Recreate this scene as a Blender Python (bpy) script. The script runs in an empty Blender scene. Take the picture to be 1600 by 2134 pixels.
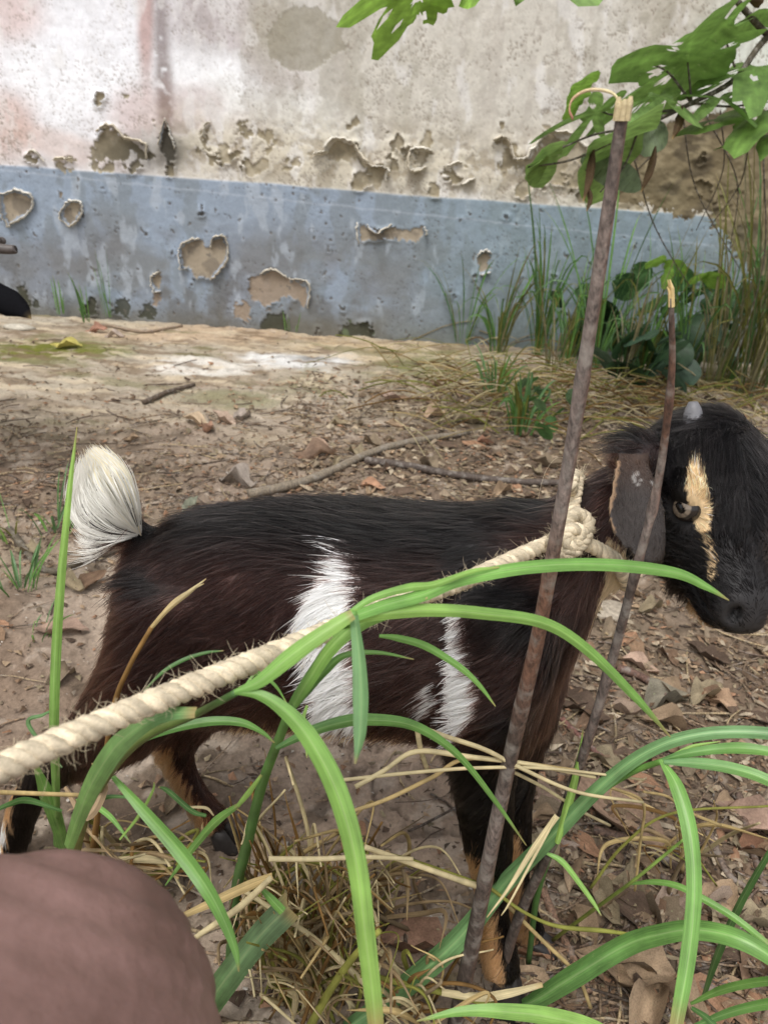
import bpy, math, random
import numpy as np
from mathutils import Vector, Matrix
rng = np.random.default_rng(7)
random.seed(7)
SC = bpy.context.scene
COL = SC.collection
# ------------------------------------------------------------------ camera
CAM_H, PITCH, ROLL, FPX = 0.60, math.radians(25.0), math.radians(4.2), 1541.0
F0 = np.array([0, math.cos(PITCH), -math.sin(PITCH)])
R0 = np.array([1.0, 0, 0]); U0 = np.array([0, math.sin(PITCH), math.cos(PITCH)])
CR = math.cos(ROLL) * R0 + math.sin(ROLL) * U0
CU = -math.sin(ROLL) * R0 + math.cos(ROLL) * U0
CP = np.array([0, 0, CAM_H])
cam_d = bpy.data.cameras.new("camera"); cam = bpy.data.objects.new("camera", cam_d); COL.objects.link(cam)
m = Matrix.Identity(4)
for i in range(3):
    m[i][0], m[i][1], m[i][2], m[i][3] = CR[i], CU[i], -F0[i], CP[i]
cam.matrix_world = m
cam_d.sensor_fit = 'VERTICAL'; cam_d.sensor_height = 36.0; cam_d.sensor_width = 27.0
cam_d.lens = 36.0 * FPX / 2134.0
cam_d.clip_start = 0.01; cam_d.clip_end = 200
cam_d.dof.use_dof = True; cam_d.dof.focus_distance = 0.47; cam_d.dof.aperture_fstop = 17.0
SC.camera = cam
# ------------------------------------------------------------------ light
SUN_EL, SUN_AZ = math.radians(62), math.radians(200)      # azimuth measured like the sky's rotation
w = bpy.data.worlds.new("World"); SC.world = w; w.use_nodes = True
nt = w.node_tree; nt.nodes.clear()
sky = nt.nodes.new('ShaderNodeTexSky'); sky.sky_type = 'NISHITA'; sky.sun_disc = False
sky.sun_elevation = SUN_EL; sky.sun_rotation = SUN_AZ
sky.air_density = 1.0; sky.dust_density = 3.0; sky.ozone_density = 1.0
hs = nt.nodes.new('ShaderNodeHueSaturation'); hs.inputs['Saturation'].default_value = 0.28
bg = nt.nodes.new('ShaderNodeBackground'); bg.inputs['Strength'].default_value = 0.14
wo = nt.nodes.new('ShaderNodeOutputWorld')
nt.links.new(sky.outputs[0], hs.inputs['Color']); nt.links.new(hs.outputs[0], bg.inputs['Color'])
nt.links.new(bg.outputs[0], wo.inputs['Surface'])
sl = bpy.data.lights.new("sun", 'SUN'); sl.energy = 1.5; sl.angle = math.radians(24); sl.color = (1.0, 0.98, 0.945)
so = bpy.data.objects.new("sun", sl); COL.objects.link(so)
sdir = Vector((math.sin(SUN_AZ) * math.cos(SUN_EL), math.cos(SUN_AZ) * math.cos(SUN_EL), math.sin(SUN_EL)))
so.rotation_euler = sdir.to_track_quat('Z', 'Y').to_euler()
so.location = sdir * 10
SC.view_settings.view_transform = 'Standard'; SC.view_settings.look = 'None'
SC.view_settings.gamma = 1.0; SC.view_settings.use_curve_mapping = False
SC.view_settings.exposure = 0.50
SC.cycles.max_bounces = 16; SC.cycles.diffuse_bounces = 3; SC.cycles.glossy_bounces = 8
SC.cycles.transmission_bounces = 12; SC.cycles.transparent_max_bounces = 6
SC.cycles.use_denoising = True
try:
    SC.cycles.denoiser = 'OPENIMAGEDENOISE'
except Exception:
    pass
SC.cycles_curves.shape = 'RIBBONS' if hasattr(SC, 'cycles_curves') else 'RIBBONS'

# ------------------------------------------------------------------ helpers
def ray(px, py):
    return F0 + (px - 800.0) / FPX * CR - (py - 1067.0) / FPX * CU
def P(px, py, d):                      # point seen at (px, py) of the photograph, d metres along the view axis
    return CP + d * ray(px, py)
def G(px, py, z=0.0):                  # point on the ground
    r = ray(px, py); return CP + r * ((z - CAM_H) / r[2])
def dep(p): return float(np.dot(np.asarray(p) - CP, F0))
def proj(p):
    p = np.asarray(p, float) - CP
    d = p @ F0
    return np.stack([800 + FPX * (p @ CR) / d, 1067 - FPX * (p @ CU) / d], -1)
def S(r, g, b, k=1.0):
    def l(c):
        c /= 255.0
        return c / 12.92 if c <= 0.04045 else ((c + 0.055) / 1.055) ** 2.4
    return np.array([l(r) * k, l(g) * k, l(b) * k])
def tag(o, label=None, cat=None, group=None, kind=None):
    if label: o['label'] = label
    if cat: o['category'] = cat
    if group: o['group'] = group
    if kind: o['kind'] = kind
    return o
def empty(name, loc=(0, 0, 0)):
    o = bpy.data.objects.new(name, None); COL.objects.link(o); o.location = loc; o.empty_display_size = 0.05
    return o
def mesh(name, V, F, cols=None, smooth=True, extra=None):
    V = np.asarray(V, np.float32)
    if not isinstance(F, (list, tuple)) or (len(F) and np.isscalar(F[0][0])): F = [np.asarray(F, np.int32)]
    F = [np.asarray(f, np.int32) for f in F if len(f)]
    me = bpy.data.meshes.new(name)
    me.vertices.add(len(V)); me.vertices.foreach_set('co', V.ravel())
    nl = sum(f.size for f in F); npoly = sum(len(f) for f in F)
    me.loops.add(nl); me.polygons.add(npoly)
    me.loops.foreach_set('vertex_index', np.concatenate([f.ravel() for f in F]))
    tot = np.concatenate([np.full(len(f), f.shape[1], np.int32) for f in F])
    me.polygons.foreach_set('loop_start', np.concatenate([[0], np.cumsum(tot)[:-1]]).astype(np.int32))
    me.polygons.foreach_set('loop_total', tot)
    me.polygons.foreach_set('use_smooth', np.full(npoly, bool(smooth)))
    if cols is not None:
        c = np.ones((len(V), 4), np.float32); c[:, :3] = cols
        a = me.attributes.new('Col', 'FLOAT_COLOR', 'POINT'); a.data.foreach_set('color', c.ravel())
    for k, v in (extra or {}).items():
        v = np.asarray(v, np.float32)
        if v.ndim == 1:
            a = me.attributes.new(k, 'FLOAT', 'POINT'); a.data.foreach_set('value', v)
        else:
            a = me.attributes.new(k, 'FLOAT_VECTOR', 'POINT'); a.data.foreach_set('vector', v.ravel())
    me.update(); me.validate()
    return me
def obj(name, me, mat=None, parent=None):
    o = bpy.data.objects.new(name, me); COL.objects.link(o)
    if mat is not None and not me.materials: me.materials.append(mat)
    if parent is not None:
        o.parent = parent
        o.matrix_parent_inverse = Matrix.Translation(-Vector(parent.location)) if not parent.parent else parent.matrix_parent_inverse.copy()
    return o
def copy_tree(o, parent=None):
    c = o.copy(); COL.objects.link(c)
    if parent is not None: c.parent = parent
    for ch in list(o.children): copy_tree(ch, c)
    return c
def gridF(nu, nv, wrap_v=False):
    # quads of an nu x nv vertex grid, index = i*nv + j
    i, j = np.meshgrid(np.arange(nu - 1), np.arange(nv if wrap_v else nv - 1), indexing='ij')
    j2 = (j + 1) % nv
    return np.stack([i * nv + j, (i + 1) * nv + j, (i + 1) * nv + j2, i * nv + j2], -1).reshape(-1, 4)
_perm = np.random.default_rng(3).random((64, 256, 256)).astype(np.float32)[:24]
def vn(x, y, s=0):
    xi = np.floor(x).astype(int); yi = np.floor(y).astype(int); fx = x - xi; fy = y - yi
    fx = fx * fx * (3 - 2 * fx); fy = fy * fy * (3 - 2 * fy); T = _perm[s % 24]
    a = T[xi & 255, yi & 255]; b = T[(xi + 1) & 255, yi & 255]; c = T[xi & 255, (yi + 1) & 255]; d = T[(xi + 1) & 255, (yi + 1) & 255]
    return (a * (1 - fx) + b * fx) * (1 - fy) + (c * (1 - fx) + d * fx) * fy
def fbm(x, y, o=4, s=0, g=0.5):
    t = 0; a = 1; n = 0
    for k in range(o):
        c_, s_ = math.cos(.55 + 1.1 * k), math.sin(.55 + 1.1 * k); u_ = (x * c_ - y * s_) * 2.03 ** k; v_ = (x * s_ + y * c_) * 2.03 ** k
        t = t + a * vn(u_ + 17.3 * k, v_ + 9.1 * k, s + k); n += a; a *= g
    return t / n                       # 0..1, mean 0.5
def cracks(x, y, s=0):                 # distance to cell borders of a jittered grid, 0 on a border
    xi = np.floor(x).astype(int); yi = np.floor(y).astype(int)
    d1 = np.full(x.shape, 9.0); d2 = np.full(x.shape, 9.0); T = _perm[s % 24]; T2 = _perm[(s + 1) % 24]
    for a in (-1, 0, 1):
        for b in (-1, 0, 1):
            cx = xi + a; cy = yi + b
            d = np.hypot(cx + T[cx & 255, cy & 255] - x, cy + T2[cx & 255, cy & 255] - y)
            n = d < d1; d2 = np.where(n, d1, np.minimum(d2, d)); d1 = np.where(n, d, d1)
    return d2 - d1
def inpoly(x, y, poly):
    r = np.zeros(x.shape, bool); n = len(poly)
    for i in range(n):
        (x1, y1), (x2, y2) = poly[i], poly[(i + 1) % n]
        if y1 == y2: continue
        c = ((y1 > y) != (y2 > y)) & (x < (x2 - x1) * (y - y1) / (y2 - y1) + x1)
        r ^= c
    return r
def sstep(a, b, x):
    t = np.clip((x - a) / (b - a), 0, 1); return t * t * (3 - 2 * t)
def mixc(c, col, m): return c * (1 - m[..., None]) + np.asarray(col) * m[..., None]
def blur(a, r):
    for ax in (0, 1):
        p = np.pad(a, [(r + 1, r) if i == ax else (0, 0) for i in (0, 1)], mode='edge')
        c = np.cumsum(p, axis=ax); n = 2 * r + 1
        a = (np.take(c, range(n, c.shape[ax]), ax) - np.take(c, range(0, c.shape[ax] - n), ax)) / n
    return a
def spline(pts, n):                    # Catmull-Rom through pts, n samples
    pts = np.asarray(pts, float)
    q = np.vstack([2 * pts[0] - pts[1], pts, 2 * pts[-1] - pts[-2]])
    t = np.linspace(0, len(pts) - 1, n); i = np.minimum(t.astype(int), len(pts) - 2); f = (t - i)[:, None]
    a, b, c, d = q[i], q[i + 1], q[i + 2], q[i + 3]
    return 0.5 * (2 * b + (c - a) * f + (2 * a - 5 * b + 4 * c - d) * f ** 2 + (3 * b - a - 3 * c + d) * f ** 3)
def frames(C, up=(0, 0, 1)):
    T = np.gradient(C, axis=0); T /= np.linalg.norm(T, axis=1)[:, None] + 1e-12
    N = np.zeros_like(T); n = np.cross(T[0], up)
    if np.linalg.norm(n) < 1e-3: n = np.cross(T[0], (0, 1, 0.1))
    n /= np.linalg.norm(n)
    for i in range(len(C)):
        n = n - T[i] * (n @ T[i]); n /= np.linalg.norm(n) + 1e-12; N[i] = n
    return T, N, np.cross(T, N)
def tube(C, rad, k=8, cap=True, wob=0.0):
    C = np.asarray(C, float); n = len(C); rad = np.broadcast_to(rad, (n,))
    T, N, B = frames(C); a = np.arange(k) * 2 * math.pi / k
    V = C[:, None] + (np.cos(a)[None, :, None] * N[:, None] + np.sin(a)[None, :, None] * B[:, None]) * (rad[:, None] * (1 + wob * (rng.random((n, k)) - .5)))[..., None]
    V = V.reshape(-1, 3); F = [gridF(n, k, True)]
    if cap:
        V = np.vstack([V, C[0], C[-1]]); j = np.arange(k); j2 = (j + 1) % k
        F.append(np.vstack([np.stack([np.full(k, n * k), j, j2], -1), np.stack([np.full(k, n * k + 1), (n - 1) * k + j2, (n - 1) * k + j], -1)]))
    return V, F
def join(parts):                       # list of (V, F[, cols]) -> one
    Vs, Qs, Ts, Cs, o = [], [], [], [], 0
    for p in parts:
        V = np.asarray(p[0]); Fl = p[1] if isinstance(p[1], list) else [p[1]]
        for f in Fl:
            f = np.asarray(f) + o
            (Qs if f.shape[1] == 4 else Ts).append(f)
        Vs.append(V); o += len(V)
        if len(p) > 2: Cs.append(np.broadcast_to(p[2], (len(V), 3)))
    F = [np.vstack(x) for x in (Qs, Ts) if x]
    return np.vstack(Vs), F, (np.vstack(Cs) if Cs else None)
# ------------------------------------------------------------------ materials
def mat(name):
    m = bpy.data.materials.new(name); m.use_nodes = True; nt = m.node_tree
    return m, nt, nt.nodes['Principled BSDF']
def nd(nt, t, **kw):
    n = nt.nodes.new(t)
    for k, v in kw.items():
        if k in n.inputs: n.inputs[k].default_value = v
        else: setattr(n, k, v)
    return n
def col_mat(name, rough=0.85, spec=0.3, grain=80, amount=0.25, bump=0.3, bdist=0.002, bscale=150):
    """Vertex colour times fine grain, with a fine bump."""
    m, nt, b = mat(name); L = nt.links.new
    at = nd(nt, 'ShaderNodeAttribute'); at.attribute_name = 'Col'
    tc = nd(nt, 'ShaderNodeTexCoord')
    n1 = nd(nt, 'ShaderNodeTexNoise', Scale=grain, Detail=5.0, Roughness=0.65); L(tc.outputs['Object'], n1.inputs['Vector'])
    mr = nd(nt, 'ShaderNodeMapRange'); mr.inputs['From Min'].default_value = 0.25; mr.inputs['From Max'].default_value = 0.75
    mr.inputs['To Min'].default_value = 1 - amount; mr.inputs['To Max'].default_value = 1 + amount
    L(n1.outputs['Fac'], mr.inputs['Value'])
    vm = nd(nt, 'ShaderNodeVectorMath', operation='SCALE'); L(at.outputs['Color'], vm.inputs[0]); L(mr.outputs[0], vm.inputs['Scale'])
    L(vm.outputs[0], b.inputs['Base Color'])
    n2 = nd(nt, 'ShaderNodeTexNoise', Scale=bscale, Detail=6.0, Roughness=0.7); L(tc.outputs['Object'], n2.inputs['Vector'])
    bp = nd(nt, 'ShaderNodeBump', Strength=bump, Distance=bdist); L(n2.outputs['Fac'], bp.inputs['Height']); L(bp.outputs[0], b.inputs['Normal'])
    b.inputs['Roughness'].default_value = rough; b.inputs['Specular IOR Level'].default_value = spec
    return m
# ------------------------------------------------------------------ wall
WALL_Y = float(G(640, 690)[1])
def W(px, py):
    r = ray(px, py); p = CP + r * (WALL_Y / r[1]); return p[0], p[2]
def Wpoly(pl): return [W(*p) for p in pl]
def arange_nu(a, b, lo, hi, fine, coarse):
    x = [np.arange(lo, hi, fine)]
    l = np.arange(a, lo, coarse); h = np.arange(hi, b + coarse, coarse)
    return np.concatenate([l, x[0], h])
wx = arange_nu(-5.0, 6.0, -2.0, 2.25, 0.0042, 0.12)
wz = arange_nu(-0.12, 2.9, -0.06, 1.34, 0.0042, 0.10)
X, Z = np.meshgrid(wx, wz, indexing='ij')
# the photograph's coordinates are used only to place each paint loss on the wall
q = proj(np.stack([X, np.full_like(X, WALL_Y), Z], -1)); QX, QY = q[..., 0], q[..., 1]
wob = (fbm(X * 22, Z * 22, 4, 1) - .5); wob2 = (fbm(X * 22 + 50, Z * 22, 4, 5) - .5)
XX = X + wob * .05 + (fbm(X * 90, Z * 90, 2, 9) - .5) * .032
ZZ = Z + wob2 * .05 + (fbm(X * 90, Z * 90 + 30, 2, 11) - .5) * .032
ztop = 0.5 * (W(300, 368)[1] + W(1000, 412)[1])
dado = sstep(-.004, .004, ztop + 0.012 * (fbm(X * 3, Z * 0, 3, 2) - .5) - Z)
big = fbm(X * 1.5 + 3, Z * 1.5, 5, 3); mid = fbm(X * 6, Z * 6, 5, 6); fine = fbm(X * 40, Z * 40, 4, 8)
vert = .6 * vn(X * 14 + wob * 3, Z * 1.3, 12) + .4 * vn(X * 31, Z * 2.6 + wob2 * 4, 13)      # rain streaks
def blob(px, py, rx, ry, rot=0, soft=0.5, n=0.45):
    dx = (QX - px); dy = (QY - py); c, s = math.cos(rot), math.sin(rot)
    d = np.hypot((dx * c + dy * s) / rx, (-dx * s + dy * c) / ry) + (mid - .5) * n * 2
    return 1 - sstep(1 - soft, 1 + soft, d)
# upper coat
beige = S(203, 199, 190); C = np.ones(X.shape + (3,)) * beige
C = mixc(C, S(186, 180, 167), sstep(.45, .65, big))
C = mixc(C, S(205, 200, 190), sstep(.5, .7, mid) * .5)
left = blob(200, 130, 430, 260, 0, .35, .3)
C = mixc(C, S(214, 211, 213), left)
C = mixc(C, S(196, 186, 188), left * sstep(.5, .62, mid) * .7)
C = mixc(C, S(242, 243, 247), blob(140, 170, 220, 125, .2))
C = mixc(C, S(242, 243, 246), blob(440, 165, 130, 62, .35))
C = mixc(C, S(232, 232, 229), blob(640, 250, 170, 50, .35) * .95)
C = mixc(C, S(238, 239, 244), blob(200, 60, 180, 80) * .85)
C = mixc(C, S(200, 162, 146), blob(20, 255, 60, 70) * .6)
C = mixc(C, S(204, 178, 166), blob(120, 300, 130, 30, .3) * .5)
C = mixc(C, S(192, 164, 158), blob(290, 235, 70, 60) * .55)
C = mixc(C, S(186, 164, 160), blob(400, 225, 60, 45) * .5)
C = mixc(C, S(184, 150, 144), blob(305, 40, 16, 130, 0, .6, .3) * .8)
C = mixc(C, S(212, 180, 172), blob(30, 30, 60, 60) * .5)
C = mixc(C, S(110, 90, 88), blob(338, 80, 17, 150, -.04, .8, .5) * .72 * sstep(.3, .55, fine + .1))
C = mixc(C, S(128, 104, 98), blob(345, 215, 16, 60, 0, .8, .4) * .6 * sstep(.35, .5, fine))
C = mixc(C, S(166, 158, 156), blob(420, 40, 60, 70, 0, .7) * .6)
C = mixc(C, S(166, 160, 142), blob(560, 60, 60, 90, 0, .6) * .7)
C = mixc(C, S(200, 194, 182), blob(1000, 120, 300, 150, 0, .7) * .5)
C = mixc(C, S(212, 216, 206), blob(1560, 130, 120, 130, 0, .4) * .9)
C = mixc(C, S(150, 144, 128), sstep(.5, .75, vert) * .45 * sstep(350, 700, QX))
C *= (0.90 + 0.2 * fine)[..., None]
spk = sstep(.70, .76, fbm(X * 120, Z * 120, 2, 14)); C = mixc(C, S(120, 108, 98), spk * .10 * sstep(.45, .6, mid))
chalk = np.exp(-((Z - ztop - .10) / .12) ** 2) * (1 - dado) * sstep(250, 420, QX); ct = fbm(X * 26, Z * 26, 5, 10)
C = mixc(C, S(206, 198, 180), chalk * sstep(.42, .54, ct) * .95); C = mixc(C, S(166, 154, 132), chalk * sstep(.50, .40, ct) * .85)
drip = sstep(.56, .70, (.6 * vn(X * 34 + wob * 4, Z * 2.2, 5) + .4 * vn(X * 80 + wob2 * 6, Z * 4, 6))) * (1 - dado); C = mixc(C, S(158, 148, 138), drip * .26 * (.25 + .75 * sstep(350, 650, QX)))
C = mixc(C, S(226, 224, 222), sstep(.58, .70, fbm(X * 20 + 9, Z * 9, 5, 2)) * .45 * (1 - dado))
H = np.zeros(X.shape) + (mid - .5) * .006 + (fine - .5) * .0022 + chalk * (ct - .5) * .010
cr = cracks(X * 4.2 + wob * 2.2, Z * 4.2 + wob2 * 2.2, 3); cr2 = cracks(X * 9 + wob2 * 4, Z * 9 + wob * 4, 15); crm = np.maximum((1 - sstep(.010, .040, cr)) * np.maximum(.35, sstep(.40, .50, big + .08)), (1 - sstep(.012, .05, cr2)) * sstep(.50, .58, mid + .02) * .8)
C = mixc(C, S(132, 120, 106), crm * .75 * (1 - dado)); H -= crm * .0015
# dado coat
D = np.ones(X.shape + (3,)) * S(142, 154, 169)
D = mixc(D, S(156, 166, 179), sstep(.5, .7, big))
D = mixc(D, S(124, 132, 138), sstep(.52, .60, fbm(X * 16, Z * 8, 5, 15)) * .65)
D = mixc(D, S(120, 122, 122), sstep(.50, .66, fbm(X * 3 + 7, Z * 5, 5, 13)) * .8 * sstep(.46, .22, Z))
D = mixc(D, S(118, 118, 120), sstep(.44, .60, fbm(X * 5, Z * 6, 5, 11)) * sstep(.42, .16, Z + (big - .5) * .2) * .62)
D = mixc(D, S(96, 94, 90), sstep(.56, .70, fbm(X * 11, Z * 9, 5, 17)) * sstep(.45, .1, Z) * .6)
D = mixc(D, S(172, 180, 190), sstep(.60, .72, fbm(X * 24, Z * 10, 4, 19)) * .5)
D = mixc(D, S(104, 100, 88), sstep(.12, .0, Z + (mid - .5) * .1) * .8)
D = mixc(D, S(126, 143, 147), sstep(700, 1100, QX) * .55)
D = mixc(D, S(182, 190, 202), (1 - sstep(.0, .05, np.abs(ztop - .05 - .03 * (X + .4) - Z + .01 * wob) * 8)) * .35)
D *= (0.92 + 0.16 * fine)[..., None]
crd = (1 - sstep(.006, .025, cracks(X * 3.1 + wob * 3 + 4, Z * 3.1 + wob2 * 3, 8))) * sstep(.5, .6, mid)
D = mixc(D, S(88, 86, 84), crd * .7); H -= crd * dado * .0015
C = C * (1 - dado[..., None]) + D * dado[..., None]
H += dado * .003 + (fbm(X * 30, Z * 12, 4, 18) - .5) * .003 * dado
# paint losses
UP = [[(185, 330), (205, 275), (235, 265), (260, 290), (300, 300), (305, 330), (300, 350), (240, 355), (190, 350)],
      [(415, 305), (425, 285), (430, 262), (440, 258), (432, 285), (435, 310), (420, 318)],
      [(480, 255), (500, 250), (530, 275), (520, 290), (500, 270)], [(495, 330), (510, 312), (520, 318), (510, 350), (498, 352)],
      [(655, 322), (680, 318), (705, 293), (735, 300), (750, 330), (772, 345), (800, 350), (800, 374), (780, 367), (740, 332), (700, 334)],
      [(858, 316), (897, 316), (885, 345), (860, 350)],
      [(1030, 293), (1058, 290), (1073, 330), (1100, 327), (1120, 300), (1140, 280), (1190, 280), (1230, 330), (1200, 380), (1120, 372), (1070, 350), (1040, 366)],
      [(925, 350), (960, 340), (985, 370), (960, 380), (930, 375)], [(60, 325), (75, 318), (92, 335), (60, 346)],
      [(115, 335), (155, 332), (160, 355), (120, 355)], [(600, 335), (625, 330), (620, 350), (600, 350)], [(425, 325), (450, 322), (440, 345)]]
DARK = [[(335, 300), (345, 255), (352, 265), (358, 290), (364, 310), (372, 330), (355, 342), (340, 325)]]
DA = [[(8, 406), (40, 401), (70, 412), (66, 435), (52, 447), (38, 455), (22, 470), (12, 440)],
      [(136, 435), (150, 422), (170, 424), (173, 440), (160, 458), (148, 468), (135, 450)],
      [(378, 520), (395, 505), (420, 500), (428, 515), (440, 518), (445, 498), (465, 495), (474, 510), (470, 540), (455, 560), (440, 580), (410, 578), (395, 555), (385, 555)],
      [(318, 580), (335, 567), (342, 580), (335, 605), (325, 600)],
      [(750, 462), (768, 470), (790, 484), (815, 472), (840, 478), (880, 472), (882, 490), (868, 502), (800, 500), (752, 506)],
      [(995, 535), (1010, 525), (1022, 530), (1018, 562), (1000, 568)],
      [(123, 395), (130, 395), (131, 412), (124, 412)]]
LOW = [[(520, 580), (545, 572), (570, 565), (600, 580), (640, 590), (640, 640), (600, 618), (560, 640), (525, 625)],
       [(490, 640), (500, 630), (515, 635), (518, 668), (490, 665)], [(320, 620), (335, 610), (330, 640), (318, 640)]]
MOSS = [[(552, 664), (570, 647), (595, 650), (600, 690), (552, 690)], [(708, 690), (722, 672), (770, 668), (778, 702), (708, 702)],
        [(30, 630), (45, 598), (60, 592), (62, 640), (40, 650)], [(65, 640), (72, 618), (84, 620), (84, 645)], [(175, 650), (188, 620), (205, 630), (205, 660)],
        [(235, 650), (250, 622), (272, 630), (270, 662)], [(290, 660), (300, 630), (325, 650), (325, 672)]]
def region(polys, amt=1.0):
    r = np.zeros(X.shape, bool)
    for p in polys: r |= inpoly(X + (XX - X) * amt, Z + (ZZ - Z) * amt, Wpoly(p))
    return r.astype(float)
rU, rK, rD, rL, rM = region(UP, 1.0), region(DARK, .8), region(DA, .5), region(LOW, .9), region(MOSS, .8)
band = np.exp(-((Z - ztop - .06) / .07) ** 2)       # ragged losses all along the joint
rU = rU * (fbm(X * 17 + 3, Z * 17, 4, 21) > .40)
rU = np.maximum(rU, ((fbm(X * 16, Z * 16, 5, 20) + .13 * band) > .745) * (1 - dado) * (Z < ztop + .25) * (QX > 150))
rough = [(1240, 420), (1285, 330), (1320, 270), (1400, 240), (1500, 232), (1760, 225), (1900, 800), (1600, 700), (1580, 590), (1520, 520), (1470, 452), (1380, 440)]
rR = region([rough], 1.6)
grey = region([[(556, 60), (612, 4), (660, 14), (715, 58), (719, 106), (690, 120), (660, 146), (622, 152), (560, 120)]], .6)
spots = ((fbm(X * 60, Z * 45, 3, 22) > .80) * dado)
loss = np.clip(rU + rK + rD + rL + rM + spots, 0, 1)
C = mixc(C, S(150, 144, 128), grey * .75); H -= grey * .0012
C = mixc(C, S(156, 145, 122), rU); C = mixc(C, S(176, 166, 146), rU * sstep(.46, .58, fbm(X * 18, Z * 18, 5, 7)) * .8); C = mixc(C, S(112, 104, 86), rU * sstep(.54, .64, fbm(X * 30, Z * 26, 4, 3)) * .45)
C = mixc(C, S(96, 90, 76), blob(300, 320, 90, 40, 0, .8) * np.maximum(rU, .55) * (1 - dado))
C = mixc(C, S(70, 66, 58), np.maximum(rK, blob(355, 325, 26, 24, 0, .8) * .75))
C = mixc(C, S(158, 146, 128), rD); C = mixc(C, S(132, 122, 108), rD * sstep(.46, .58, fbm(X * 22, Z * 22, 4, 3)))
C = mixc(C, S(150, 134, 116), rL * .9); C = mixc(C, S(62, 62, 46), rM * .85); C = mixc(C, S(98, 108, 82), rM * sstep(.5, .6, fine) * sstep(650, 700, QX))
C = mixc(C, S(108, 102, 94), spots * .8)
C = mixc(C, S(116, 104, 80), rR); C = mixc(C, S(94, 84, 66), rR * sstep(.5, .62, fbm(X * 12, Z * 18, 4, 23)))  # bare earth brown, with the shade behind the plants darkened into its colour
C = mixc(C, S(134, 122, 96), rR * sstep(.52, .62, fbm(X * 20, Z * 30, 4, 21)) * .7)
green_r = sstep(.45, .6, mid) * sstep(1050, 1500, QX) * sstep(.75, .15, Z)  # grey green patches, stronger to the right and lower down
C = mixc(C, S(92, 98, 78), green_r * .45)
coat = 1 - loss
lip = coat * (1 - blur(coat, 3)) * 2
H += coat * .003 + lip * (.001 + .013 * sstep(.45, .7, fbm(X * 12, Z * 12, 2, 19)))
H += rR * ((fbm(X * 14, Z * 22, 5, 16) - .5) * .020 - .004)
lipn = lip * sstep(.40, .60, fbm(X * 14 + 5, Z * 14, 3, 12)); C = mixc(C, np.clip(C * 1.10 + .02, 0, .8), lipn * .5)
V = np.stack([X, WALL_Y - H, Z], -1).reshape(-1, 3)
M_wall = col_mat('weathered_plaster', .9, .2, 110, .10, .22, .0015, 260)
wall = empty('house_wall', (0, WALL_Y, 0))
tag(wall, 'old house wall with peeling whitewash above a faded grey blue painted band', 'wall')
obj('plaster_face', mesh('plaster_face', V, gridF(len(wx), len(wz))[:, ::-1], C.reshape(-1, 3)), M_wall, wall)
# the body of the wall behind its plastered face
bx = np.array([[x, y, z] for x in (-5.0, 6.0) for y in (WALL_Y + .03, WALL_Y + .25) for z in (-.12, 2.9)])
obj('masonry', mesh('masonry', bx, [[0, 1, 3, 2], [4, 6, 7, 5], [0, 4, 5, 1], [2, 3, 7, 6], [0, 2, 6, 4], [1, 5, 7, 3]], np.tile(S(140, 132, 118), (8, 1)), smooth=False), M_wall, wall)
# curled rims of loose paint round the bigger losses
M_flake = col_mat('paint_flake', .8, .25, 60, .2, .2, .001, 300)
def curl(poly, i0, i1, size, cA, cB, flip=1):
    pts = np.array(Wpoly(poly)); cen = pts.mean(0)
    seg = [pts[i % len(pts)] for i in range(i0, i1 + 1)]
    n = max(8, int(len(seg) * 6)); c = spline(seg, n) if len(seg) > 2 else np.linspace(seg[0], seg[1], n)
    c = c + (rng.random(c.shape) - .5) * .006
    k = 6; rows = []
    wv = size * (.45 + .55 * np.sin(np.linspace(.12, math.pi - .12, n))) * (.65 + .7 * rng.random(n))
    for j in range(k):
        t = j / (k - 1); a = t * 2.3
        out = c - cen; out /= np.linalg.norm(out, axis=1)[:, None]
        s = wv * (np.sin(a) * .55 - t * .12) * flip; h = .006 + wv * (1 - math.cos(a)) * .55
        p = c + out * s[:, None]
        rows.append(np.stack([p[:, 0], WALL_Y - h, p[:, 1]], -1))
    V = np.stack(rows, 1).reshape(-1, 3)
    cols = np.stack([np.asarray(cA) * (1 - j / (k - 1)) + np.asarray(cB) * j / (k - 1) for j in range(k)])
    o = obj('paint_flake', mesh('paint_flake', V, gridF(n, k), np.tile(cols, (n, 1))), M_flake, wall)
    md = o.modifiers.new('thickness', 'SOLIDIFY'); md.thickness = .0018
    return o
pale, pal2, blu = S(212, 206, 192), S(196, 186, 166), S(152, 164, 180)
for pl, spans, sz in [(DA[0], [(0, 3), (3, 6), (6, 8)], .026), (DA[1], [(0, 3), (3, 5), (5, 7)], .022), (DA[2], [(0, 2), (4, 7), (7, 10), (12, 14)], .026),
                      (DA[3], [(0, 1), (3, 5)], .02), (DA[4], [(9, 10), (1, 3), (5, 6)], .032), (DA[5], [(0, 2), (3, 4)], .022),
                      (LOW[0], [(1, 3), (3, 5)], .02), (UP[4], [(0, 3), (3, 5), (5, 7)], .035), (UP[5], [(0, 1), (2, 4)], .034), (UP[6], [(0, 2), (2, 4), (4, 6)], .034),
                      (UP[0], [(1, 3), (3, 5)], .026), (UP[1], [(1, 3)], .02), (UP[8], [(0, 2)], .02), (UP[9], [(0, 1)], .02), (DARK[0], [(0, 2), (2, 4)], .016), (UP[7], [(0, 1), (2, 3)], .02)]:
    for a, b in spans: curl(pl, a, b, sz, pale * .9 if pl in UP else blu, pal2 if rng.random() < .5 else pale)
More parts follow.
